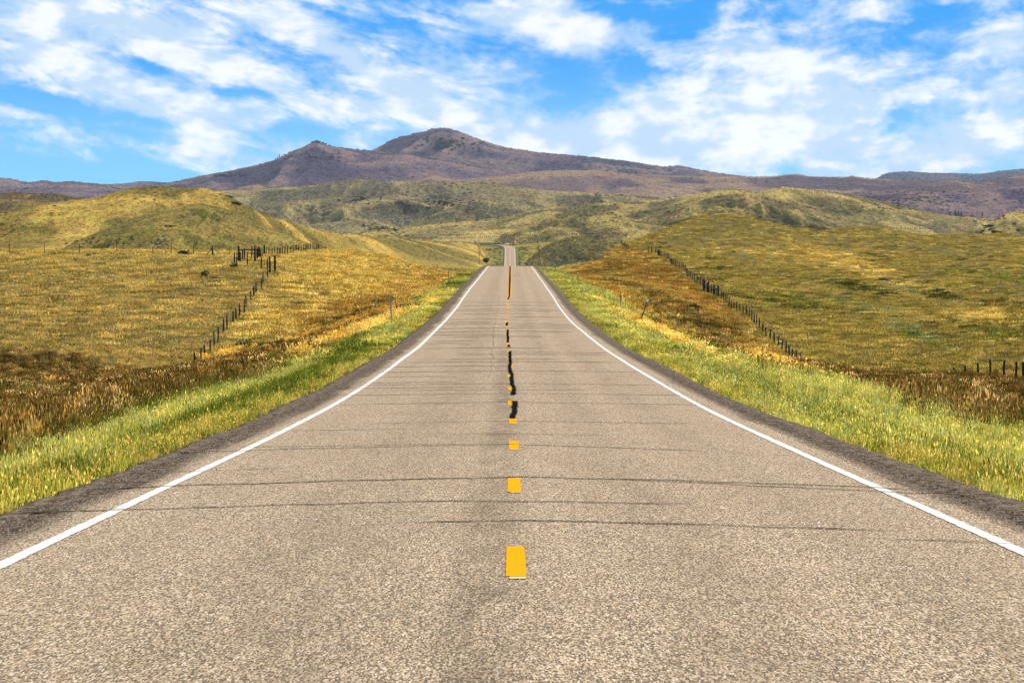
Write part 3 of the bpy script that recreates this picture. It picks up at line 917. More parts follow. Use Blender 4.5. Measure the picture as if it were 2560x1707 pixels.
zl = np.concatenate([np.arange(8, 140, .08), np.arange(140, 640, .5), np.linspace(645, 2750, 120), np.linspace(2755, 3040, 90)])
for s in (-1, 1):
    dl = s * (3.66 + (fbm2(zl / 45, zl * 0 + s, 3, 90 + s) - .5) * .10)
    wl = .118 + .03 * sstep(zl, 70, 160) * (1 if s < 0 else .2) + (fbm2(zl / .6, zl * 0 + s, 3, 92, .7) - .5) * .03 + .10 * sstep(zl, 1500, 2400)
    ribbon('edge_line', zl, dl, wl, M_linew, .006, .022, 101 + s)

xd = pchip([15, 25, 55, 80, 120, 190, 220, 260, 293, 450, 600, 640], [.03, .028, .02, .0, -.08, -.25, -.31, -.30, -.35, -.40, -.45, -.46])
z = 23.5; k = 0
while z < 625:
    zz = np.linspace(z, z + 3.15, 60)
    wdd = .132 + (.05 if 60 < z < 130 else 0) + (.05 if z > 130 else 0)
    ribbon('centre_dash', zz, xd(zz) - (.06 if z > 285 else 0) + random.uniform(-.006, .006), wdd, M_liney, .0068, .012, 110 + k, absx=True)
    if z < 140:
        zz = np.linspace(z - .22, z - .03, 6)
        ribbon('primer_patch', zz, xd(zz) + .01, wdd * .8, M_linep, .0060, .03, 140 + k, absx=True)
    z += 11.9; k += 1
zz = np.arange(286, 640, .5)
ribbon('solid_centre_line', zz, xd(zz) + .28, .10, M_liney, .0068, .12, 170, absx=True, gap=lambda q: fbm2(q / 3, q * 0, 3, 172, .6) > .42)
zz = np.concatenate([np.linspace(2300, 2750, 60), np.linspace(2755, 3040, 80)])
ribbon('solid_centre_line', zz, 0.0, .34, paint('faded_yellow_paint', (.62, .33, .10, 1)), .0068, .06, 171)
# tar sealed joint along the centre
zz = np.arange(zrow(1047), 640, .12)
def tgap(q):
    g = np.ones_like(q, bool)
    for a, b in ((zrow(1003), zrow(988)), (zrow(878), zrow(868)), (zrow(862), zrow(856)), (zrow(824), zrow(815)), (zrow(806), 285)):
        g &= ~((q > a) & (q < b))
    return g
wander = (fbm2(zz / 9, zz * 0, 3, 175) - .5) * .14
tarw = .105 + (fbm2(zz / .5, zz * 0 + 3, 3, 176, .7) - .5) * .09
ribbon('crack_seal', zz, xd(zz) + .015 + wander * (1 - .6 * sstep(zz, 260, 300)) + .13 * sstep(zz, 280, 300), tarw * (1 + .7 * sstep(zz, 290, 420)), M_tar, .0095, .10, 177, absx=True, gap=tgap)
# faint second longitudinal crack in the left lane
zz = np.arange(95, 300, .5)
ribbon('crack_seal', zz, -.62 - .12 * sstep(zz, 110, 140) + (fbm2(zz / 8, zz * 0, 4, 180) - .5) * .3, .07 * fbm2(zz / 3, zz * 0, 3, 182), paint('old_crack_fill', (.20, .145, .09, 1), (.34, .26, .18, 1), .45, .6), .0058, .03, 181)


def cross_crack(pts, wd, mat, seed=0, lift=.0078):
    """transverse crack through photograph points on the road surface"""
    P = []
    for u, y in pts:
        zq = zrow(y); P.append(((u - CX) * zq / F, zq))
    P = np.array(P)
    zm = P[:, 1].mean()
    wd = min(.5, max(wd * 1.5,   .24 * zm * zm / (abs(float(road_h(zm))) * 3600)))
    xs = np.linspace(P[0, 0], P[-1, 0], max(12, int(abs(P[-1, 0] - P[0, 0]) / .08)))
    zs = np.interp(xs, P[:, 0], P[:, 1]) + (fbm2(xs / .5, xs * 0 + seed, 4, 190 + seed, .6) - .5) * min(wd, .07) * 6
    wv = 1.0 * wd * (.6 + .9 * fbm2(xs / .35, xs * 0, 3, 195 + seed))
    wv = wv * np.clip(np.minimum(np.arange(len(xs)), np.arange(len(xs))[::-1]) / 6 + .15, 0, 1)
    V = np.empty((len(xs) * 2, 3))
    for s, (a) in enumerate((-1, 1)):
        zq = zs + a * wv / 2
        V[s::2] = np.c_[xs, zq, road_h(zq) + lift - .0072 * np.abs(xs - road_x(zq)) ** 1.1]
    i = np.arange(len(xs) - 1) * 2
    mesh_np('crack_seal', V, np.stack([i, i + 1, i + 3, i + 2], 1)[:, ::-1], mat, road)


q = 1 / .91875
CR = [([(900, 1198), (1300, 1196), (1700, 1205), (2080, 1212)], .050, 1), ([(0, 1171), (400, 1161), (1000, 1150), (1180, 1152), (1480, 1155), (1600, 1155)], .050, 1),
      ([(185, 1117), (450, 1109), (830, 1101), (1160, 1096), (1500, 1100), (1980, 1112), (2150, 1122)], .065, 1), ([(1400, 1099), (1700, 1110), (2330, 1134)], .05, 1),
      ([(300, 1079), (680, 1072)], .03, 0), ([(380, 1034), (640, 1028), (900, 1024), (1160, 1021), (1390, 1026), (1620, 1034)], .055, 1),
      ([(540, 1022), (1120, 1019)], .04, 1), ([(1040, 996), (1400, 998)], .03, 0), ([(820, 971), (1150, 967), (1600, 971)], .04, 1),
      ([(620, 985), (960, 984)], .04, 0), ([(1990, 1231), (2352, 1242)], .04, 1), ([(750, 927), (1150, 924), (1640, 927)], .05, 1),
      ([(1540, 1090), (1600, 1094)], .03, 0), ([(1070, 1097), (1092, 1103)], .04, 1), ([(300, 1060), (420, 1058)], .03, 0)]
for i, (p, wd, dk) in enumerate(CR):
    cross_crack([(a * q, b * q) for a, b in p], wd, M_tar if dk else M_tarl, i)
rr = random.Random(4)
y = 905.0
i = 20
while y > 690:
    zc_ = zrow(y * q)
    half = 3.6 * F / zc_ / q
    cu = (CX + float(road_x(zc_)) * F / zc_) / q
    a, b = rr.choice([(-1.12, .1), (-1.1, 1.05), (-.9, .5), (-.1, 1.1), (-1.1, -.3), (-.5, .9)])
    a += rr.uniform(-.1, .15); b += rr.uniform(-.15, .1)
    cross_crack([((cu + half * a) * q, y * q), ((cu + half * (a + b) / 2) * q, (y - rr.uniform(0, 1.2)) * q), ((cu + half * b) * q, (y + rr.uniform(-.6, .6)) * q)],
                .05 + .00022 * zc_, M_tarl if rr.random() < .6 else M_tar, i)
    y -= rr.uniform(4, 13) * (.6 + .5 * (y - 650) / 250); i += 1
# ------------------------------------------------------------------ grass
def grass_mat(name='grass_blades'):
    m, n = new_mat(name)
    o = n.n('ShaderNodeOutputMaterial')
    at = n.n('ShaderNodeAttribute', attribute_name='gcol', attribute_type='INSTANCER')
    bt = n.n('ShaderNodeAttribute', attribute_name='btint')
    c = n.mix(1.0, at.outputs['Color'], bt.outputs['Color'], 'MULTIPLY')
    d = n.n('ShaderNodeBsdfDiffuse'); t = n.n('ShaderNodeBsdfTranslucent')
    n.link(c, d.inputs[0]); n.link(c, t.inputs[0])
    mx = n.n('ShaderNodeMixShader'); mx.inputs[0].default_value = .42
    n.link(d.outputs[0], mx.inputs[1]); n.link(t.outputs[0], mx.inputs[2])
    n.link(mx.outputs[0], o.inputs[0])
    return m


M_grass = grass_mat()
protos = bpy.data.collections.new('grass_protos')


def tuft(name, nb, rad, hmin, hmax, wid, lean, seeds=0.0, seed=0):
    r = np.random.default_rng(seed)
    V = []; Fc = []; Cl = []
    for b in range(nb):
        a = r.uniform(0, 2 * math.pi); q = rad * math.sqrt(r.random())
        x0, y0 = q * math.cos(a), q * math.sin(a)
        h = r.uniform(hmin, hmax)
        la = r.uniform(0, 2 * math.pi); ll = lean * r.uniform(.2, 1) * h
        w = wid * r.uniform(.6, 1.2)
        fa = r.uniform(0, math.pi)
        wx, wy = math.cos(fa) * w / 2, math.sin(fa) * w / 2
        k = len(V)
        mx_, my_ = x0 + math.cos(la) * ll * .35, y0 + math.sin(la) * ll * .35
        tx, ty = x0 + math.cos(la) * ll, y0 + math.sin(la) * ll
        V += [(x0 - wx, y0 - wy, -.03), (x0 + wx, y0 + wy, -.03), (mx_ + wx * .8, my_ + wy * .8, h * .6), (mx_ - wx * .8, my_ - wy * .8, h * .6), (tx, ty, h)]
        br = r.uniform(.22, 1.75); gr = r.uniform(.93, 1.07)
        Cl += [(br, br * gr, br, 1)] * 5
        Fc += [(k, k + 1, k + 2, k + 3), (k + 3, k + 2, k + 4)]
        if r.random() < seeds:      # a seed head
            k = len(V); sw = w * 1.5; sh = h * .22
            V += [(tx, ty, h - sh * .3), (tx + math.cos(fa) * sw, ty + math.sin(fa) * sw, h + sh * .3), (tx + math.cos(la) * sw, ty + math.sin(la) * sw, h + sh), (tx - math.cos(fa) * sw, ty - math.sin(fa) * sw, h + sh * .3)]
            Cl += [(1.7, 1.5, 1.4, 1)] * 4
            Fc += [(k, k + 1, k + 2, k + 3)]
    me = bpy.data.meshes.new(name)
    me.from_pydata(V, [], Fc)
    ca = me.color_attributes.new('btint', 'FLOAT_COLOR', 'POINT')
    ca.data.foreach_set('color', np.array(Cl, np.float32).ravel())
    me.materials.append(M_grass)
    o = bpy.data.objects.new(name, me)
    protos.objects.link(o)
    return o


def instancer(name, P, rotz, scl, vi, col, coll):
    me = bpy.data.meshes.new(name)
    me.vertices.add(len(P)); me.vertices.foreach_set('co', np.asarray(P, np.float32).ravel())
    for nm, typ, arr, key in (('rz', 'FLOAT', rotz, 'value'), ('sc', 'FLOAT_VECTOR', scl, 'vector'), ('vi', 'INT', vi, 'value')):
        a = me.attributes.new(nm, typ, 'POINT')
        a.data.foreach_set(key, np.asarray(arr, np.int32 if typ == 'INT' else np.float32).ravel())
    a = me.attributes.new('gcol', 'FLOAT_COLOR', 'POINT')
    c = np.ones((len(P), 4), np.float32); c[:, :3] = col
    a.data.foreach_set('color', c.ravel())
    me.update()
    o = link(bpy.data.objects.new(name, me))
    ng = bpy.data.node_groups.new(name + '_nodes', 'GeometryNodeTree')
    ng.interface.new_socket('Geometry', in_out='INPUT', socket_type='NodeSocketGeometry')
    ng.interface.new_socket('Geometry', in_out='OUTPUT', socket_type='NodeSocketGeometry')
    nd = ng.nodes
    gi = nd.new('NodeGroupInput'); go = nd.new('NodeGroupOutput')
    m2p = nd.new('GeometryNodeMeshToPoints')
    iop = nd.new('GeometryNodeInstanceOnPoints')
    ci = nd.new('GeometryNodeCollectionInfo'); ci.inputs['Collection'].default_value = coll
    ci.inputs['Separate Children'].default_value = True; ci.inputs['Reset Children'].default_value = True
    ci.transform_space = 'ORIGINAL'
    iop.inputs['Pick Instance'].default_value = True

    def na(nm, typ):
        x = nd.new('GeometryNodeInputNamedAttribute'); x.data_type = typ; x.inputs[0].default_value = nm
        return [s for s in x.outputs if s.enabled and s.name == 'Attribute'][0]
    cmb = nd.new('ShaderNodeCombineXYZ')
    e2r = nd.new('FunctionNodeEulerToRotation')
    L = ng.links.new
    L(na('rz', 'FLOAT'), cmb.inputs[2]); L(cmb.outputs[0], e2r.inputs[0])
    L(gi.outputs[0], m2p.inputs[0]); L(m2p.outputs[0], iop.inputs['Points'])
    L(ci.outputs[0], iop.inputs['Instance']); L(na('vi', 'INT'), iop.inputs['Instance Index'])
    L(e2r.outputs[0], iop.inputs['Rotation']); L(na('sc', 'FLOAT_VECTOR'), iop.inputs['Scale'])
    L(iop.outputs[0], go.inputs[0])
    md = o.modifiers.new('scatter', 'NODES'); md.node_group = ng
    return o


# variants (names sort in index order)
coll_near = bpy.data.collections.new('near_tufts')
coll_mid = bpy.data.collections.new('mid_tufts')
coll_far = bpy.data.collections.new('far_tufts')
for i in range(5):
    coll_near.objects.link(tuft('tuft_a%d' % i, 32, .13, .09, .23, .0085, .45, 0.08, 400 + i))
for i in range(4):
    coll_near.objects.link(tuft('tuft_b%d' % i, 28, .16, .16, .38, .009, .5, .55, 420 + i))
for i in range(4):
    coll_mid.objects.link(tuft('tuft_c%d' % i, 95, .42, .10, .24, .016, .5, .05, 440 + i))
for i in range(4):
    coll_mid.objects.link(tuft('tuft_d%d' % i, 85, .42, .14, .32, .017, .5, .45, 460 + i))
for i in range(5):
    coll_far.objects.link(tuft('tuft_e%d' % i, 95, 1.0, .09, .25, .038, .6, .05, 480 + i))


def scatter(name, z0, z1, dens, dmin, dmax, kind, margin=.16, coll=None):
    """dens(z) tufts per square metre in the wedge the photograph can see and a margin round it"""
    zs = np.linspace(z0, z1, 60)
    wd_ = 22 if z1 < 140 else 8
    wz = 2 * margin * zs + wd_
    pdf = wz * dens(zs)
    ntot = int(np.trapz(pdf, zs))
    cdf = np.cumsum(pdf); cdf = cdf / cdf[-1]
    z = np.interp(rng.random(ntot), np.r_[0, cdf], np.r_[zs[0], zs])
    x = (rng.random(ntot) - .5) * (2 * margin * z + wd_)
    d = x - road_x(z)
    e = 4.72 + (fbm2(z / .9, np.sign(d) * 5 + 10, 4, 81, .6) - .5) * .22 + (fbm2(z / 14, np.sign(d) * 5 + 40, 3, 83) - .5) * .30 + .02
    ok = (np.abs(d) > e + (.10 if kind != 'near' else -.16 + .3 * fbm2(z / .5, z * 0 + np.sign(d) * 9 + 20, 3, 88))) & (np.abs(d) < dmax)
    if kind == 'far':
        ok &= np.abs(d) > 5.6
    if kind == 'mid':
        ok &= np.abs(d) > 5.05
    x, z, d = x[ok], z[ok], d[ok]
    h = ground_h(x, z)
    # keep what could be seen: drop far slopes that lie behind the local crest (cheap test)
    col, zi = zone_color_pick(x, z)
    tall = np.isin(zi, [ZN.index('brown'), ZN.index('orange'), ZN.index('straw')])
    n = len(x)
    if kind == 'near':
        vi = np.where(tall, 5 + rng.integers(0, 4, n), rng.integers(0, 5, n))
    elif kind == 'mid':
        vi = np.where(tall, 4 + rng.integers(0, 4, n), rng.integers(0, 4, n))
    else:
        vi = rng.integers(0, 5, n)
    s = rng.uniform(.7, 1.25, n) * (.75 + .5 * fbm2(x / 2.5, z / 2.5, 3, 95))
    s *= np.where(np.abs(d) < 5.5, .75, 1)
    hs = s * rng.uniform(.8, 1.25, n) * np.where(tall, 1.1, 1.0)
    o = instancer(name, np.c_[x, z, h], rng.uniform(0, 6.28, n), np.c_[s, s, hs], vi, col, coll)
    print(name, n)
    return o


g1 = scatter('verge_grass', 14, 75, lambda z: 46 - 22 * sstep(z, 30, 75), 0, 60, 'near', coll=coll_near)
g2 = scatter('ditch_grass', 75, 135, lambda z: 17 - 7 * sstep(z, 80, 130), 0, 60, 'near', coll=coll_near)
g3 = scatter('field_grass', 130, 330, lambda z: 5.2 - 2.7 * sstep(z, 130, 320), 0, 90, 'mid', coll=coll_mid)
g4 = scatter('meadow_grass', 325, 940, lambda z: 1.2 - .7 * sstep(z, 330, 800), 0, 400, 'far', coll=coll_far)
tag(g1, 'bright green and yellow roadside grass right beside the pavement in the foreground', 'grass', kind='stuff')
tag(g2, 'mixed green and brown seeding grass on the embankment slopes', 'grass', kind='stuff')
tag(g3, 'tall brown and gold grass in the ditches below the road', 'grass', kind='stuff')
tag(g4, 'dry golden grass over the pastures up to the first crests', 'grass', kind='stuff')

# low clumps of scrub and bunch grass that roughen every hillside
coll_scrub = bpy.data.collections.new('scrub_clumps')


def clump(name, seed, dark=1.0):
    r = np.random.default_rng(seed)
    V = []; Fc = []; Cl = []
    for i in range(26):
        a = r.uniform(0, 6.283); q = .5 * math.sqrt(r.random()); h = r.uniform(.12, .5) * (1.15 - q)
        p = np.array([q * math.cos(a), q * math.sin(a), h])
        v1 = r.normal(size=3); v1 /= np.linalg.norm(v1); v2 = np.cross(v1, r.normal(size=3)); v2 /= np.linalg.norm(v2)
        s_ = r.uniform(.10, .2); k = len(V)
        V += [tuple(p + v1 * s_), tuple(p + v2 * s_ * .7), tuple(p - v1 * s_), tuple(p - v2 * s_ * .7)]
        br = r.uniform(.6, 1.4); Cl += [(br, br, br, 1)] * 4
        Fc.append((k, k + 1, k + 2, k + 3))
    me = bpy.data.meshes.new(name); me.from_pydata(V, [], Fc)
    ca = me.color_attributes.new('btint', 'FLOAT_COLOR', 'POINT'); ca.data.foreach_set('color', np.array(Cl, np.float32).ravel())
    me.materials.append(M_grass)
    coll_scrub.objects.link(bpy.data.objects.new(name, me))


for i in range(5):
    clump('clump_%d' % i, 700 + i)
# (u, y, ru, ry, strength) rocky and juniper-dark patches on the faces
DARKP = [(1115, 362, 55, 14, 1.0), (800, 393, 45, 9, .9), (560, 441, 30, 4, .9), (905, 503, 40, 8, .28), (1115, 510, 50, 9, .3), (1010, 510, 60, 6, .15),
         (2330, 500, 110, 12, .5), (2480, 575, 40, 18, .45), (265, 610, 60, 12, .25), (1640, 425, 60, 6, .4), (950, 573, 30, 4, .6), (2230, 520, 60, 5, .4), (1340, 412, 40, 6, .4)]
PS, SS, CS = [], [], []
for (X, Z, H, CO, u, zc) in HD:
    vis = Z > 0
    nr, nc = X.shape
    n = int(6500 * min(1.6, (u[-1] - u[0]) / 900)) if zc < 8000 else int(3500 * min(1.6, (u[-1] - u[0]) / 900))
    ii = rng.integers(0, nr - 1, n); jj = rng.integers(0, nc - 1, n)
    fi = rng.random(n); fj = rng.random(n)

    def bl(A):
        return (A[ii, jj] * (1 - fi) + A[ii + 1, jj] * fi) * (1 - fj) + (A[ii, jj + 1] * (1 - fi) + A[ii + 1, jj + 1] * fi) * fj
    x, z, h = bl(X), bl(Z), bl(H)
    c = CO[ii, jj] / .62 * .9
    uu = CX + x * F / z; yy = HY - h * F / z
    pd = np.zeros(n)
    for (pu, py, ru, ry, st_) in DARKP:
        pd = np.maximum(pd, st_ * np.exp(-((uu - pu) / ru) ** 2 - ((yy - py) / ry) ** 2))
    patch = fbm2(x / (zc * .02), z / (zc * .05), 4, 99)
    pl = np.zeros(n)
    for (pu, py, ru, ry, an) in ((2024, 522, 26, 5, 48), (396, 606, 22, 10, 60), (470, 548, 40, 4, 62), (800, 386, 34, 4, 0), (1186, 424, 22, 3, 0), (950, 500, 40, 3, 0), (2400, 530, 60, 2, 0), (2470, 498, 30, 4, 10)):
        ca_, sa_ = math.cos(R(an)), math.sin(R(an)); du_ = uu - pu; dy_ = py - yy
        pl = np.maximum(pl, np.exp(-((du_ * ca_ + dy_ * sa_) / ru) ** 2 - ((-du_ * sa_ + dy_ * ca_) / ry) ** 2))
    dk = rng.random(n) < pd * .8 + .03 * sstep(patch, .5, .7)
    br = np.where(rng.random(n) < .5, rng.uniform(.6, .9, n), rng.uniform(1.1, 1.7, n))
    if zc > 8000:
        br = 1 + (br - 1) * .6
    c = c * br[:, None]
    pk = (rng.random(n) < pl * .7) & ~dk
    c[pk] = np.array([.46, .40, .31]) * rng.uniform(.6, 1.1, (pk.sum(), 1))
    c[dk] = np.array([.022, .024, .018]) * (1 if zc < 6000 else 1.4)
    s_ = zc / 3600 * rng.uniform(.8, 2.3, n) * np.where(dk, 1.7, 1)
    keep = (uu > -250) & (uu < 2810)
    PS.append(np.c_[x, z, h][keep]); SS.append(s_[keep]); CS.append(c[keep])
n = 9000
z = rng.uniform(2250, 3400, n); x = rng.uniform(-75, 95, n)
k = (np.abs(x - road_x(np.minimum(z, 3040))) > 6) & ~((z > 2900) & (z < 3060) & (x > -60) & (x < 6))
x, z = x[k], z[k]; n = len(x)
c = np.array(srgb(150, 138, 68)[:3]) * .75 * rng.uniform(.3, 1.5, (n, 1)) * (.5 + fbm2(x / 12, z / 60, 4, 101))[:, None]
nearv = (np.abs(x - road_x(np.minimum(z, 3040))) < 17)[:, None]
c = np.where(nearv & (rng.random((n, 1)) < .7), np.array(srgb(104, 116, 44)[:3]) * rng.uniform(.35, 1.1, (n, 1)), c)
PS.append(np.c_[x, z, ground_h(x, z)]); SS.append(rng.uniform(.7, 2.0, n)); CS.append(c)
PS = np.vstack(PS); SS = np.concatenate(SS); CS = np.vstack(CS)
sc_ = instancer('scrub', PS, rng.uniform(0, 6.28, len(PS)), np.c_[SS, SS, SS * .8], rng.integers(0, 5, len(PS)), CS, coll_scrub)
tag(sc_, 'low scrub and bunch grass speckling all the distant hillsides', 'scrub', kind='stuff')
print('scrub', len(PS))

# ------------------------------------------------------------------ fences
def gh(x, z):
    return float(ground_h(np.array([x]), np.array([z]))[0])


def post(parent, base, x, z, h=1.25, r=.075, lean=(0, 0), sink=.3, mat=None, name='post', seed=0, hz=None):
    b = MB()
    g = gh(x, z) if hz is None else hz
    bx, by, bz = base
    p0 = (x - bx, z - by, g - sink - bz)
    pm = (x + lean[0] * .5 - bx, z + lean[1] * .5 - by, g + h * .55 - bz)
    p1 = (x + lean[0] - bx, z + lean[1] - by, g + h - bz)
    b.prism(p0, pm, r, r * .95, 6, .12, seed)
    b.prism(pm, p1, r * .95, r * .85, 6, .12, seed)
    o = b.build(name, mat or M_post, parent)
    return (x + lean[0], z + lean[1], g, h)


def fence(name, label, cat, pts, r=.075, wires=True, hj=.12, hbase=1.25, big=(), mat=None, wire_r=.006, lean=.06, group=None, hz=None, wire_h=(.35, .65, .92, .98)):
    """pts: (x, z[, height]) of each post"""
    x0, z0 = pts[0][:2]
    g0 = gh(x0, z0) if hz is None else hz(x0, z0)
    base = (x0, z0, g0)
    root = empty(name, base)
    tag(root, label, cat, group)
    tops = []
    for i, p in enumerate(pts):
        x, z = p[:2]
        h = p[2] if len(p) > 2 else hbase + random.uniform(-hj, hj)
        rr_ = r * (1.5 if i in big else 1) * random.uniform(.85, 1.15)
        if i in big:
            h += .25
        le = (random.uniform(-lean, lean), random.uniform(-lean, lean))
        g = None if hz is None else hz(x, z)
        tops.append(post(root, base, x, z, h, rr_, le, mat=mat, seed=i, hz=g))
    if wires:
        for f in wire_h:
            b = MB()
            for a, c in zip(tops[:-1], tops[1:]):
                b.prism((a[0] - x0, a[1] - z0, a[2] + a[3] * f - g0), (c[0] - x0, c[1] - z0, c[2] + c[3] * f - g0), wire_r, n=3)
            b.build('wire', M_wire, root)
    return root, base, tops


# A: left roadside fence climbing out of the ditch
zA = np.arange(312, 417, 5.1)
ptsA = [(-27.5 + random.uniform(-.15, .15), z, 1.30 + random.uniform(-.1, .15)) for z in zA]
ptsA[0] = (-27.5, 312, .95)
ptsA[-1] = (-27.3, 414.5, 1.75); ptsA[-2] = (-27.6, 410.5, 1.7)
fence('roadside_fence', 'dark wood post fence climbing the golden slope left of the road up to its corner', 'fence', ptsA, big=(19, 20))
# B: corner line running left to the tall gate frame
ptsB = [(-28.3, 417, 1.4), (-29.2, 419, 1.45), (-31.3, 426, 1.75), (-32.8, 429, 1.45)]
rootB, baseB, topsB = fence('corner_fence', 'short wood post fence linking the slope fence to the gate frame', 'fence', ptsB)
# gate frame with overhead rail
gx0, gz0 = -33.4, 440.0
gg = gh(gx0, gz0)
gate = empty('gate_frame', (gx0, gz0, gg))
tag(gate, 'tall dark wooden gate frame with a level overhead rail and an orange marker', 'gate')
pL = (gx0, gz0); pR = (-31.2, 437.0)
for (px, pz, hh) in ((pL[0], pL[1], 2.05), (pR[0], pR[1], 2.1)):
    b = MB(); g = gh(px, pz)
    b.prism((px - gx0, pz - gz0, -.4 + g - gg), (px - gx0, pz - gz0, g - gg + hh), .13, .11, 8, .1)
    b.build('gate_post', M_post, gate)
b = MB()
b.prism((0, 0, 1.62), (pR[0] - gx0, pR[1] - gz0, gh(*pR) - gg + 1.62), .07, .07, 6, .1)
b.build('top_rail', M_rail, gate)
b = MB(); b.box((pR[0] - gx0 + .17, pR[1] - gz0 - .1, gh(*pR) - gg + 1.98), .26, .2, .36)
b.build('orange_marker', M_orange, gate)
for i, (px, pz, hh) in enumerate(((-33.2, 431, 1.4), (-32.9, 436, 1.3), (-33.4, 446, 1.5), (-33.6, 452, 1.5), (-32.9, 455, 1.75), (-32.7, 457, 1.7), (-32.6, 461, 1.7))):
    b = MB(); g = gh(px, pz)
    b.prism((px - gx0, pz - gz0, g - gg - .3), (px - gx0 + random.uniform(-.05, .05), pz - gz0, g - gg + hh), .09, .08, 6, .12)
    b.build('side_post', M_post, gate)
# C: the roadside fence going on over the golden knoll
ptsC = [(float(np.interp(z, [474, 500, 538, 735], [-33.6, -35.0, -36.8, -37.2])) + .12 * math.sin(i * .9), z, 1.35 + random.uniform(-.1, .2)) for i, z in enumerate(np.arange(474, 735, 5.6))]
fence('roadside_fence', 'long line of dark wood posts running away along the top of the golden knoll', 'fence', ptsC, big=(2, 3), hbase=1.4)
# D: thin steel post fence along the rim of the left pasture
def rimz(u):
    return 505.0
ptsD = []
for u in (-250, -160, -90, -30, 24, 110, 199, 292, 382, 428, 484, 530, 575):
    z = 497 + random.uniform(-4, 4)
    ptsD.append(((u - CX) * z / F, z, 1.35 + random.uniform(-.1, .2)))
fence('wire_fence', 'thin wire fence on slender steel posts along the rim of the left pasture', 'fence', ptsD, r=.05, mat=M_rust, lean=.1, wire_r=.010, wire_h=(.5, .98))
# braced post on the rim
px, pz = (532 - CX) * 490 / F, 490.0
g = gh(px, pz)
bp_ = empty('braced_post', (px, pz, g)); tag(bp_, 'leaning braced wooden post with a diagonal strut on the left pasture rim', 'post')
b = MB(); b.prism((0, 0, -.3), (-.06, 0, 1.45), .10, .09, 6, .1); b.build('upright', M_post, bp_)
b = MB(); b.prism((-1.25, 0, -.1), (-.08, 0, 1.15), .055, .05, 6, .1); b.build('strut', M_post, bp_)
# small white marker stubs on the rim
for u, lab in ((382, 'white topped stub post standing in the rim fence beside the rocky hill foot'),):
    z = 492.0; x = (u - CX) * z / F; g = gh(x, z)
    r_ = empty('marker_post', (x, z, g)); tag(r_, lab, 'marker post')
    b = MB(); b.prism((0, 0, -.2), (0, 0, 1.25), .04, .04, 6); b.build('shaft', M_rust, r_)
    b = MB(); b.box((0, -.05, 1.38), .16, .05, .26); b.build('cap', M_white, r_)

# E: long right hand fence
zE = [196.5, 200.2, 205.5, 211, 216.5, 222, 227.6, 233.2, 238.6, 244] + list(np.arange(249, 724, 5.2))
ptsE = []
for i, z in enumerate(zE):
    ptsE.append((27.95 + .12 * math.sin(i * .6) + (0 if z < 700 else -(z - 700) * .09), z, 1.25 + random.uniform(-.06, .14)))
ib = tuple(i for i, z in enumerate(zE) if 494 < z < 512)[:4]
ic = tuple(i for i, z in enumerate(zE) if 703 < z < 709)
fence('roadside_fence', 'long dark wood post fence descending the brown bank right of the road', 'fence', ptsE[:100], big=ib + ic, hbase=1.3)
# extra stout posts of the brace set half way
px, pz = 27.7, 501.0
g = gh(px, pz)
br = empty('brace_posts', (px, pz, g)); tag(br, 'cluster of stout braced corner posts halfway up the right hand fence', 'post cluster')
for i, (dx, dz, hh) in enumerate(((-.55, 8, 1.75), (.35, -2, 1.55), (-.2, 4, 1.6), (.55, -8, 1.6))):
    b = MB(); q_ = gh(px + dx, pz + dz) - g
    b.prism((dx, dz, q_ - .3), (dx, dz, q_ + hh), .14, .13, 6, .1); b.build('stout_post', M_post, br)
b = MB(); b.prism((-.55, 8, 1.1 + gh(px - .55, pz + 8) - g), (.55, -8, 1.1 + gh(px + .55, pz - 8) - g), .07, .07, 5); b.build('cross_rail', M_rail, br)

def pick(u, y):
    """the nearest hillside point that lies on photograph row y in column u"""
    best = None
    for (X, Z, H, CO, uu, zc) in HD:
        if not (uu[0] <= u <= uu[-1]):
            continue
        j = int(np.argmin(np.abs(uu - u)))
        rows_ = HY - H[:, j] * F / Z[:, j]
        idx = np.nonzero(rows_ <= y)[0]
        if len(idx) and idx[0] > 0:
            i = idx[0]
            p = (float(X[i, j]), float(Z[i, j]), float(H[i, j]))
            if best is None or p[1] < best[1]:
                best = p
    zz = np.arange(2250, 3300, 8.0)
    hh = ground_h((u - CX) * zz / F, zz)
    idx = np.nonzero(HY - hh * F / zz <= y)[0]
    if len(idx) and (best is None or zz[idx[0]] < best[1]):
        z = float(zz[idx[0]]); best = ((u - CX) * z / F, z, float(hh[idx[0]]))
    return best


def surf_fence(label, uy, n, h=1.6, r=.2, group=None):
    uy = np.array(uy, float)
    tt = np.linspace(0, len(uy) - 1, n)
    P = []
    for a in tt:
        p = pick(float(np.interp(a, range(len(uy)), uy[:, 0])), float(np.interp(a, range(len(uy)), uy[:, 1])))
        if p is not None:
            P.append(p)
    P0 = P[0]
    root = empty('far_fence', P0); tag(root, label, 'fence', group)
    tops = []
    for i, p in enumerate(P):
        b = MB(); q_ = (p[0] - P0[0], p[1] - P0[1], p[2] - P0[2])
        hh_ = h * random.uniform(.8, 1.2)
        b.prism((q_[0], q_[1], q_[2] - .6), (q_[0] + random.uniform(-.1, .1), q_[1], q_[2] + hh_), r, r * .9, 5, .1, i)
        b.build('post', M_post, root)
        tops.append((q_[0], q_[1], q_[2] + hh_ * .7))
    b = MB()
    for a_, c_ in zip(tops[:-1], tops[1:]):
        if abs(a_[1] - c_[1]) < 60:
            b.prism(a_, c_, .035, n=3)
    if b.v:
        b.build('wire', M_wire, root)


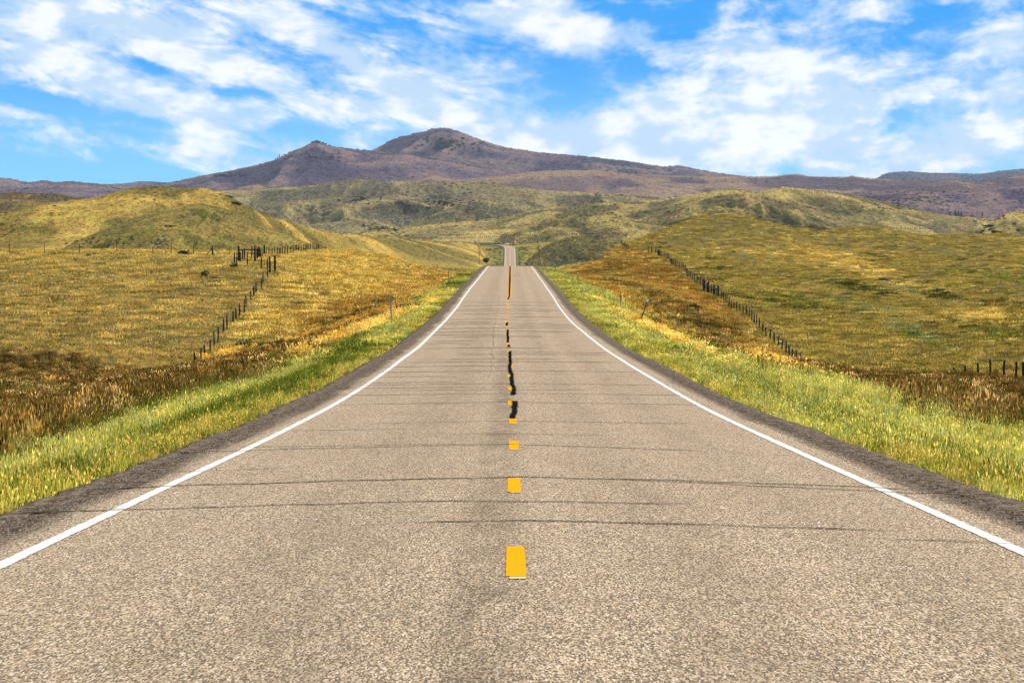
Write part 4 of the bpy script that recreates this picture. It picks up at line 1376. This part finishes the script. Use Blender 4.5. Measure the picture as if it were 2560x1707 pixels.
# fences flanking the far road and crossing the far valley
def far_h(x, z):
    return float(ground_h(np.array([x]), np.array([z]))[0])
surf_fence('distant dark fence line left of the far road climbing to the bend', [(1197, 661), (1199, 650), (1198, 638), (1200, 628), (1195, 619), (1190, 611), (1187, 608)], 26, 1.7, .17)
surf_fence('distant dark fence line right of the far road below the round knoll', [(1351, 661), (1349, 645), (1347, 630), (1345, 612), (1344, 606)], 22, 1.6, .17)
surf_fence('dotted fence line crossing the valley floor behind the far road', [(1098, 597.5), (1200, 596), (1300, 592), (1400, 589), (1481, 586)], 80, 1.5, .26)
surf_fence('dotted fence line along the foot of the right middle hill', [(2150, 569), (2210, 568), (2280, 574), (2340, 573), (2440, 568)], 62, 1.5, .26)
surf_fence('short dotted fence line just below the crest of the right middle hill', [(1899, 472), (1940, 470.5), (2000, 479), (2062, 486)], 36, 1.6, .26)
ptsH = [(ux_, z_, 1.45) for ux_, z_ in (((1553 - CX) * 905 / F, 905), ((1556 - CX) * 885 / F, 885), ((1560 - CX) * 865 / F, 865), ((1564 - CX) * 845 / F, 845), ((1568 - CX) * 825 / F, 825), ((1572 - CX) * 805 / F, 805))]
fence('hill_fence', 'short run of dark posts on the left shoulder of the right hill', 'fence', ptsH, r=.10, lean=.3)

# ------------------------------------------------------------------ roadside markers
def delineator(u_or_x, z, h, label, lean=(0, 0), kind='delineator', metal=None):
    x = u_or_x; g = gh(x, z)
    r_ = empty('delineator_post', (x, z, g)); tag(r_, label, 'road marker', 'marker posts along the verges')
    b = MB(); b.prism((0, 0, -.3), (lean[0], lean[1], h), .043, .04, 5); b.build('shaft', metal or M_steel, r_)
    b = MB(); b.box((lean[0], lean[1] - .03, h + .02), .13, .03, .17); b.build('reflector', M_white if kind == 'delineator' else M_steel, r_)
    return r_


def ux(u, z):
    return (u - CX) * z / F


delineator(ux(979, 230), 230, 1.62, 'steel marker post on the left verge nearest to the camera', (-.07, 0), 'plain')
delineator(ux(1121.3, 430), 430, 1.55, 'steel marker post second along the left verge before the crest', (0, 0), 'plain')
delineator(ux(1157, 720), 720, 1.9, 'slim marker post just beyond the crest left of the road', (0, 0), 'plain')
delineator(ux(1182.5, 880), 880, 2.6, 'small dark marker post beyond the crest nearest the left lane', (0, 0), 'plain', M_darksteel)
delineator(ux(1593, 232), 232, 1.60, 'white tipped marker post leaning steeply right on the right verge', (.66, 0), 'delineator', M_darksteel)
delineator(ux(1445, 450), 450, 1.50, 'upright white tipped marker post on the right verge below the crest', (0, 0), 'delineator', M_darksteel)
delineator(ux(1388.6, 705), 705, 1.9, 'white tipped marker post right of the small green sign beyond the crest', (0, 0), 'delineator', M_darksteel)
delineator(ux(1365, 860), 860, 2.6, 'white tipped marker post left of the small green sign beyond the crest', (0, 0), 'delineator', M_darksteel)
# red topped cable marker
def cable(u, z, h, label, top=M_red, low=M_white, frac=.33):
    x = ux(u, z); g = gh(x, z)
    r_ = empty('cable_marker', (x, z, g)); tag(r_, label, 'cable marker')
    b = MB(); b.prism((0, 0, -.2), (0, 0, h * (1 - frac)), .04, .04, 6); b.build('shaft', low, r_)
    b = MB(); b.prism((0, 0, h * (1 - frac)), (0, 0, h), .046, .046, 6); b.build('cap', top, r_)
cable(1551, 300, 1.40, 'white stake with a red top on the right verge above the leaning post', M_red, M_steel, .35)
cable(1094, 690, 1.3, 'small red topped stake beside the orange grass left of the crest', M_rust, M_steel, .5)
cable(1427.4, 780, 1.3, 'small yellow stake beyond the crest at the foot of the right bank', M_yellow, M_yellow, .5)
cable(604.8, 330, .75, 'short pale grey stake standing alone right of the left slope fence', M_steel, M_steel, .3)
x, z = ux(1540.5, 300), 300.0; g = gh(x, z)
b = MB(); b.prism((-.12, 0, -.1), (.18, 0, .36), .035, .02, 4); o = b.build('bent_stake', M_white); o.location = (x, z, g)
tag(o, 'small bent white stake stub in the grass beside the red topped stake', 'stake')
# green mile sign
x, z = ux(1382.8, 790), 790.0; g = gh(x, z)
top_h = (HY - 652) * z / F - g
s_ = empty('mile_sign', (x, z, g)); tag(s_, 'small green upright road sign on a dark post beyond the crest', 'sign')
b = MB(); b.prism((0, 0, -.3), (0, .04, top_h), .05, .05, 5); b.build('sign_post', M_darksteel, s_)
b = MB(); b.box((0, -.04, top_h - .32), .36, .03, .70); b.build('sign_plate', M_green, s_)
# blue white sign by the far left fence
x, z, g = pick(1185.5, 611)
s_ = empty('road_sign', (x, z, g)); tag(s_, 'tiny blue and white sign at the top end of the far left fence', 'sign')
b = MB(); b.prism((0, 0, -.3), (0, 0, 2.6), .09, .09, 5); b.build('sign_post', M_darksteel, s_)
b = MB(); b.box((0, -.1, 2.1), 1.1, .05, .7); b.build('sign_plate', M_white, s_)
b = MB(); b.box((0, -.1, 2.8), 1.1, .05, .6); b.build('blue_panel', M_blue, s_)
# rusty cattle gate where the far road bends
x, z = ux(1279, 3050), 3050.0; g = gh(x, z)
s_ = empty('cattle_gate', (x, z, g)); tag(s_, 'small dark rust red cattle gate by the bend of the far road', 'gate')
for i, dx in enumerate((-1.6, -.6, .6, 1.4, 2.2)):
    b = MB(); b.prism((dx, 0, -.5), (dx, 0, 2.2 + .7 * (i % 2)), .22, .2, 6, .1); b.build('gate_post', M_rust if i > 2 else M_post, s_)
b = MB(); b.prism((-1.6, 0, 1.5), (2.2, 0, 1.5), .12, .12, 5); b.prism((-1.6, 0, .8), (2.2, 0, .8), .12, .12, 5); b.build('gate_rail', M_rust, s_)

# ------------------------------------------------------------------ shrubs, junipers, rocks
def bush_meshes(name, mat, seed, w=1.0, h=1.0, n=150, conical=0.0, leaf=.16):
    r = np.random.default_rng(seed)
    V = []; Fc = []
    lob = [(r.uniform(-.45, .45) * w, r.uniform(-.45, .45) * w, r.uniform(.25, .75) * h, r.uniform(.28, .45)) for _ in range(6)]
    while len(Fc) < n:
        if conical:
            t = r.random() ** .8; rad = .5 * w * (1 - t) ** .8 * r.uniform(.4, 1.1); a = r.uniform(0, 6.28)
            p = np.array([rad * math.cos(a), rad * math.sin(a), h * (.06 + .94 * t)])
        else:
            l = lob[r.integers(0, 6)]
            v = r.normal(size=3); v /= np.linalg.norm(v)
            p = np.array([l[0], l[1], l[2]]) + v * np.array([l[3] * w, l[3] * w, l[3] * h]) * r.uniform(.5, 1.05)
            if p[2] < 0.02: continue
        a = r.normal(size=3); a /= np.linalg.norm(a); b_ = np.cross(a, r.normal(size=3)); b_ /= np.linalg.norm(b_)
        s = leaf * r.uniform(.6, 1.3) * w
        k = len(V)
        V += [tuple(p + a * s), tuple(p + b_ * s * .6), tuple(p - a * s), tuple(p - b_ * s * .6)]
        Fc.append((k, k + 1, k + 2, k + 3))
    me = bpy.data.meshes.new(name); me.from_pydata(V, [], Fc); me.materials.append(mat)
    return me


def trunk_mesh(w, h):
    b = MB(); b.prism((0, 0, -.15 * h), (0.02 * w, 0, .45 * h), .07 * w, .04 * w, 6, .1)
    b.prism((0.02 * w, 0, .3 * h), (.22 * w, .1 * w, .6 * h), .03 * w, .015 * w, 5)
    b.prism((0.02 * w, 0, .3 * h), (-.2 * w, -.1 * w, .62 * h), .03 * w, .015 * w, 5)
    me = bpy.data.meshes.new('trunk'); me.from_pydata(b.v, [], b.f); me.materials.append(M_bark)
    return me


BUSH = [bush_meshes('crown', M_leaf, 600 + i, 1, .8, 170) for i in range(3)]
BUSHL = [bush_meshes('crown', M_leaf_l, 610 + i, 1, .7, 150, leaf=.12) for i in range(2)]
CONE = [bush_meshes('crown', M_leaf, 620 + i, .6, 1.25, 220, conical=1, leaf=.12) for i in range(3)]
TR = trunk_mesh(1, 1)


def plant(name, loc, size, label, cat, group=None, meshes=BUSH, sz=None):
    r_ = empty(name, loc); tag(r_, label, cat, group)
    m = random.choice(meshes)
    for nm, me in (('crown', m), ('trunk', TR)):
        o = link(bpy.data.objects.new(nm, me), r_)
        o.scale = (size, size, size * (sz or 1))
        o.rotation_euler = (0, 0, random.uniform(0, 6.28))
        if nm == 'trunk':
            o.rotation_euler = (0, 0, 0)
    return r_


# dark round juniper by the far road
p = pick(1215, 657)
plant('juniper', (p[0], p[1], p[2] - .2), 4.4, 'single round dark juniper left of the far road below the bend', 'tree', sz=1.0)
# junipers on the skyline of the left mountain head
g_sky = 'junipers on the mountain skyline'
for i, (u, w_, m) in enumerate(((688, 10, CONE), (693, 13, CONE), (699, 18, CONE), (706, 9, BUSH), (712, 11, BUSH), (725, 9, BUSH), (732, 8, BUSH), (782, 14, BUSH), (790, 18, BUSH), (797, 16, BUSH), (806, 12, BUSH), (815, 12, BUSH), (824, 9, BUSH), (855, 9, BUSH), (868, 10, BUSH), (876, 9, BUSH), (884, 8, BUSH), (893, 10, BUSH), (910, 8, BUSH), (922, 8, BUSH))):
    p = mt_front[0](u, 1.0)
    nm = 'tall pointed juniper' if m is CONE else 'low dark juniper'
    plant('juniper', (p[0], p[1], p[2] - 1), w_ * .62, '%s on the skyline of the left mountain head' % nm if m is CONE else 'low dark juniper along the skyline of the left mountain head', 'tree', g_sky + (' tall' if m is CONE else ' low'), m)
# pines on the flats right of the middle hill
for u, s in ((2373, 15), (2388, 20), (2396, 18), (2404, 15), (2430, 9), (2455, 14), (2500, 8)):
    p = plat2[1](u, 535)
    p = (ux(u, 4700), 4700, (HY - 540) * 4700 / F)
    p = plat2[1](u, 541); s = s * .5
    plant('pine_tree', (p[0], p[1], p[2] - 1), s, 'small dark pointed pine on the pale flats behind the right middle hill', 'tree', 'pines on the far flats', CONE)
# dark shrubs dotted over the hills
ri0 = random.Random(3)


def dots(surf, items, label, group, k=1.0, meshes=BUSH, name='shrub'):
    for u, y, s in items:
        p = surf[1](u, y)
        s = s * ri0.uniform(.35, .75)
        plant(name, (p[0], p[1], p[2] - .1 * s), s * k, label, 'shrub', group, meshes, .55)


dots(lh2, [(287, 553, 5), (302, 551, 4), (270, 590, 3.5), (330, 596, 3), (335, 600, 3.2), (310, 605, 3), (262, 612, 3.5), (272, 616, 3.2), (255, 618, 3), (240, 621, 3.2), (226, 607, 2.4), (248, 614, 3), (300, 598, 2.6), (285, 609, 2.2), (205, 618, 2.6), (426, 566, 5.5), (434, 567, 5), (420, 566, 4)],
     'dark low shrub on the face of the round left hill', 'dark shrubs on the left hill face', .62)
dots(lh, [(268, 590, 4), (576, 494, 5), (572, 491, 5), (597, 511, 8), (590, 509, 6), (583, 507, 5), (259, 494, 4), (158, 502, 4), (540, 523, 3), (620, 547, 3), (700, 560, 3)],
     'dark shrub on the right shoulder of the big left hill', 'dark shrubs on the left hill shoulder', .8)
p = lh2[1](755, 606)
plant('bush', ((752 - CX) * 720 / F, 720, gh((752 - CX) * 720 / F, 720)), 1.7, 'dark bush standing behind the fence line on the golden knoll', 'bush')
z = 515.0
for u, s, ms, lab in ((461, 1.1, BUSH, 'dark bush at the left pasture rim between the steel posts'), (448, .8, BUSHL, 'pale green bush beside the dark bush at the left pasture rim'),
                      (160, .5, BUSHL, 'low green weed clump at the left end of the pasture rim'), (258, .5, BUSHL, 'low green weed clump at the pasture rim below the scattered shrubs')):
    x = ux(u, 500); plant('bush', (x, 500, gh(x, 500)), s, lab, 'bush', None, ms)
for u, y, s, lab in ((586, 670, .95, 'dark green weed in the left pasture below the gate frame'), (514, 692, .95, 'dark green weed alone in the middle of the left pasture'),
                     (219, 644, .8, 'small green weed near the rim of the left pasture'), (135, 640, .7, 'smallest green weed near the far left pasture rim')):
    # find depth on the pasture for this row
    zz = np.arange(310, 500, 1.0); yy = HY - ground_h(ux(u, zz), zz) * F / zz
    z = float(zz[np.argmin(np.abs(yy - y))]); x = ux(u, z)
    plant('weed', (x, z, gh(x, z)), s, lab, 'weed', None, BUSHL)
for u, y, s in ((2207, 703, 2.2), (2164, 722, 1.8), (2213, 735, 1.5), (2190, 760, 1.2), (2350, 730, 2.0), (2362, 736, 1.8), (2104, 612, 1.2), (2240, 615, 1.2), (1833, 630, 1.2), (2332, 745, 1.5), (2400, 735, 1.2), (2240, 790, 1.0)):
    zz = np.arange(340, 900, 1.0); yy = HY - ground_h(ux(u, zz), zz) * F / zz
    z = float(zz[np.argmin(np.abs(yy - y))]); x = ux(u, z)
    plant('shrub', (x, z, gh(x, z) - .1), s * .6, 'low dark shrub in the hollow of the right pasture', 'shrub', 'shrubs in the right pasture hollow', BUSH, .6)
ri = random.Random(9)
dots(hb, [(ri.gauss(900, 22), ri.gauss(502, 8), ri.uniform(5, 9)) for _ in range(26)] + [(ri.gauss(1110, 26), ri.gauss(508, 8), ri.uniform(5, 9)) for _ in range(30)] + [(ri.gauss(1000, 40), ri.gauss(512, 6), ri.uniform(4, 7)) for _ in range(14)],
     'dark scrub dot on the grey centre hills', 'dark scrub on the centre hills', .8)
dots(rm2, [(2024, 520, 8), (2035, 521, 7), (2018, 519, 6), (1897, 545, 8), (1889, 544, 6), (2096, 548, 5), (2180, 552, 5)], 'dark shrub on the spur of the right middle hill', 'shrubs on the right middle hill', .8)
dots(redge, [(2470, 566, 9), (2480, 566, 8), (2460, 578, 8), (2475, 575, 8), (2488, 580, 7), (2455, 580, 7), (2462, 592, 7), (2500, 542, 7), (2512, 540, 6), (2545, 576, 6), (2472, 588, 6), (2535, 560, 5)],
     'dark juniper shrub on the cut bank at the right edge', 'shrubs on the right edge bank', .75)
dots(knoll, [(1415, 603, 3.5), (1434, 594, 2.5), (1447, 648, 3.5), (1385, 612, 3)], 'small dark shrub on the round knoll right of the road', 'shrubs on the round knoll', .8)
dots(mt_front, [(ri.gauss(560, 18), ri.gauss(440, 3), ri.uniform(14, 24)) for _ in range(16)] + [(ri.gauss(800, 25), ri.gauss(393, 6), ri.uniform(12, 22)) for _ in range(14)],
     'dark juniper patch on the purple mountain shoulder', 'junipers on the front mountain', .9)
dots(mt_back, [(ri.gauss(1115, 30), ri.gauss(360, 12), ri.uniform(14, 26)) for _ in range(36)], 'dark juniper on the rocky face below the summit', 'junipers below the summit', .9)
dots(plateau, [(ri.gauss(2330, 60), ri.gauss(505, 14), ri.uniform(10, 18)) for _ in range(26)], 'dark scrub on the purple plateau at the right', 'scrub on the plateau', .8)
p = knob[0](1013, 1.0)
plant('bush', (ux(986, 3320), 3320, (HY - 578) * 3320 / F), 5, 'green bush right of the rocky knob in the middle distance', 'bush', None, BUSHL)


def rock(name, loc, s, label, group=None, seed=0):
    import bmesh
    bm = bmesh.new(); bmesh.ops.create_icosphere(bm, subdivisions=2, radius=1)
    r = random.Random(seed)
    off = [r.uniform(.75, 1.25) for _ in range(40)]
    for i, v in enumerate(bm.verts):
        f = .75 + .5 * float(vnoise(v.co.x * 1.7 + seed, v.co.y * 1.7 + v.co.z * 1.3))
        v.co = Vector((v.co.x * s[0] * f, v.co.y * s[1] * f, v.co.z * s[2] * f))
    me = bpy.data.meshes.new(name); bm.to_mesh(me); bm.free(); me.materials.append(M_rock)
    o = link(bpy.data.objects.new(name, me)); o.location = loc
    tag(o, label, 'rock', group)


for i, (u, y, s) in enumerate(((398, 598, 2.2), (404, 603, 1.8), (392, 610, 2.0), (411, 600, 1.6), (418, 612, 1.6), (398, 617, 1.8), (380, 605, 1.4), (410, 590, 1.4))):
    p = lh2[1](u, y)
    s *= .4
    rock('rock', p, (s, s, s * .7), 'pale rock of the outcrop at the foot of the round left hill', 'outcrop rocks on the left hill', i)
for i in range(9):
    u = 914 + i * 8.0
    p = knob[1](u, 573)
    rock('rock', (p[0], p[1], p[2]), (1.5, 1.2, .7), 'dark rim rock on top of the low knob in the middle distance', 'rim rocks on the knob', 20 + i)


# ------------------------------------------------------------------ air: thin even haze over the whole place
b = MB(); b.box((0, 10300, 300), 14000, 20800, 960)
m_, n_ = new_mat('thin_haze')
o_ = n_.n('ShaderNodeOutputMaterial'); v_ = n_.n('ShaderNodeVolumePrincipled')
v_.inputs['Color'].default_value = (.68, .84, 1.0, 1)
v_.inputs['Density'].default_value = 0.8e-5
v_.inputs['Anisotropy'].default_value = 0.2
n_.link(v_.outputs[0], o_.inputs['Volume'])
hz_ = b.build('haze', m_)
tag(hz_, kind='stuff')
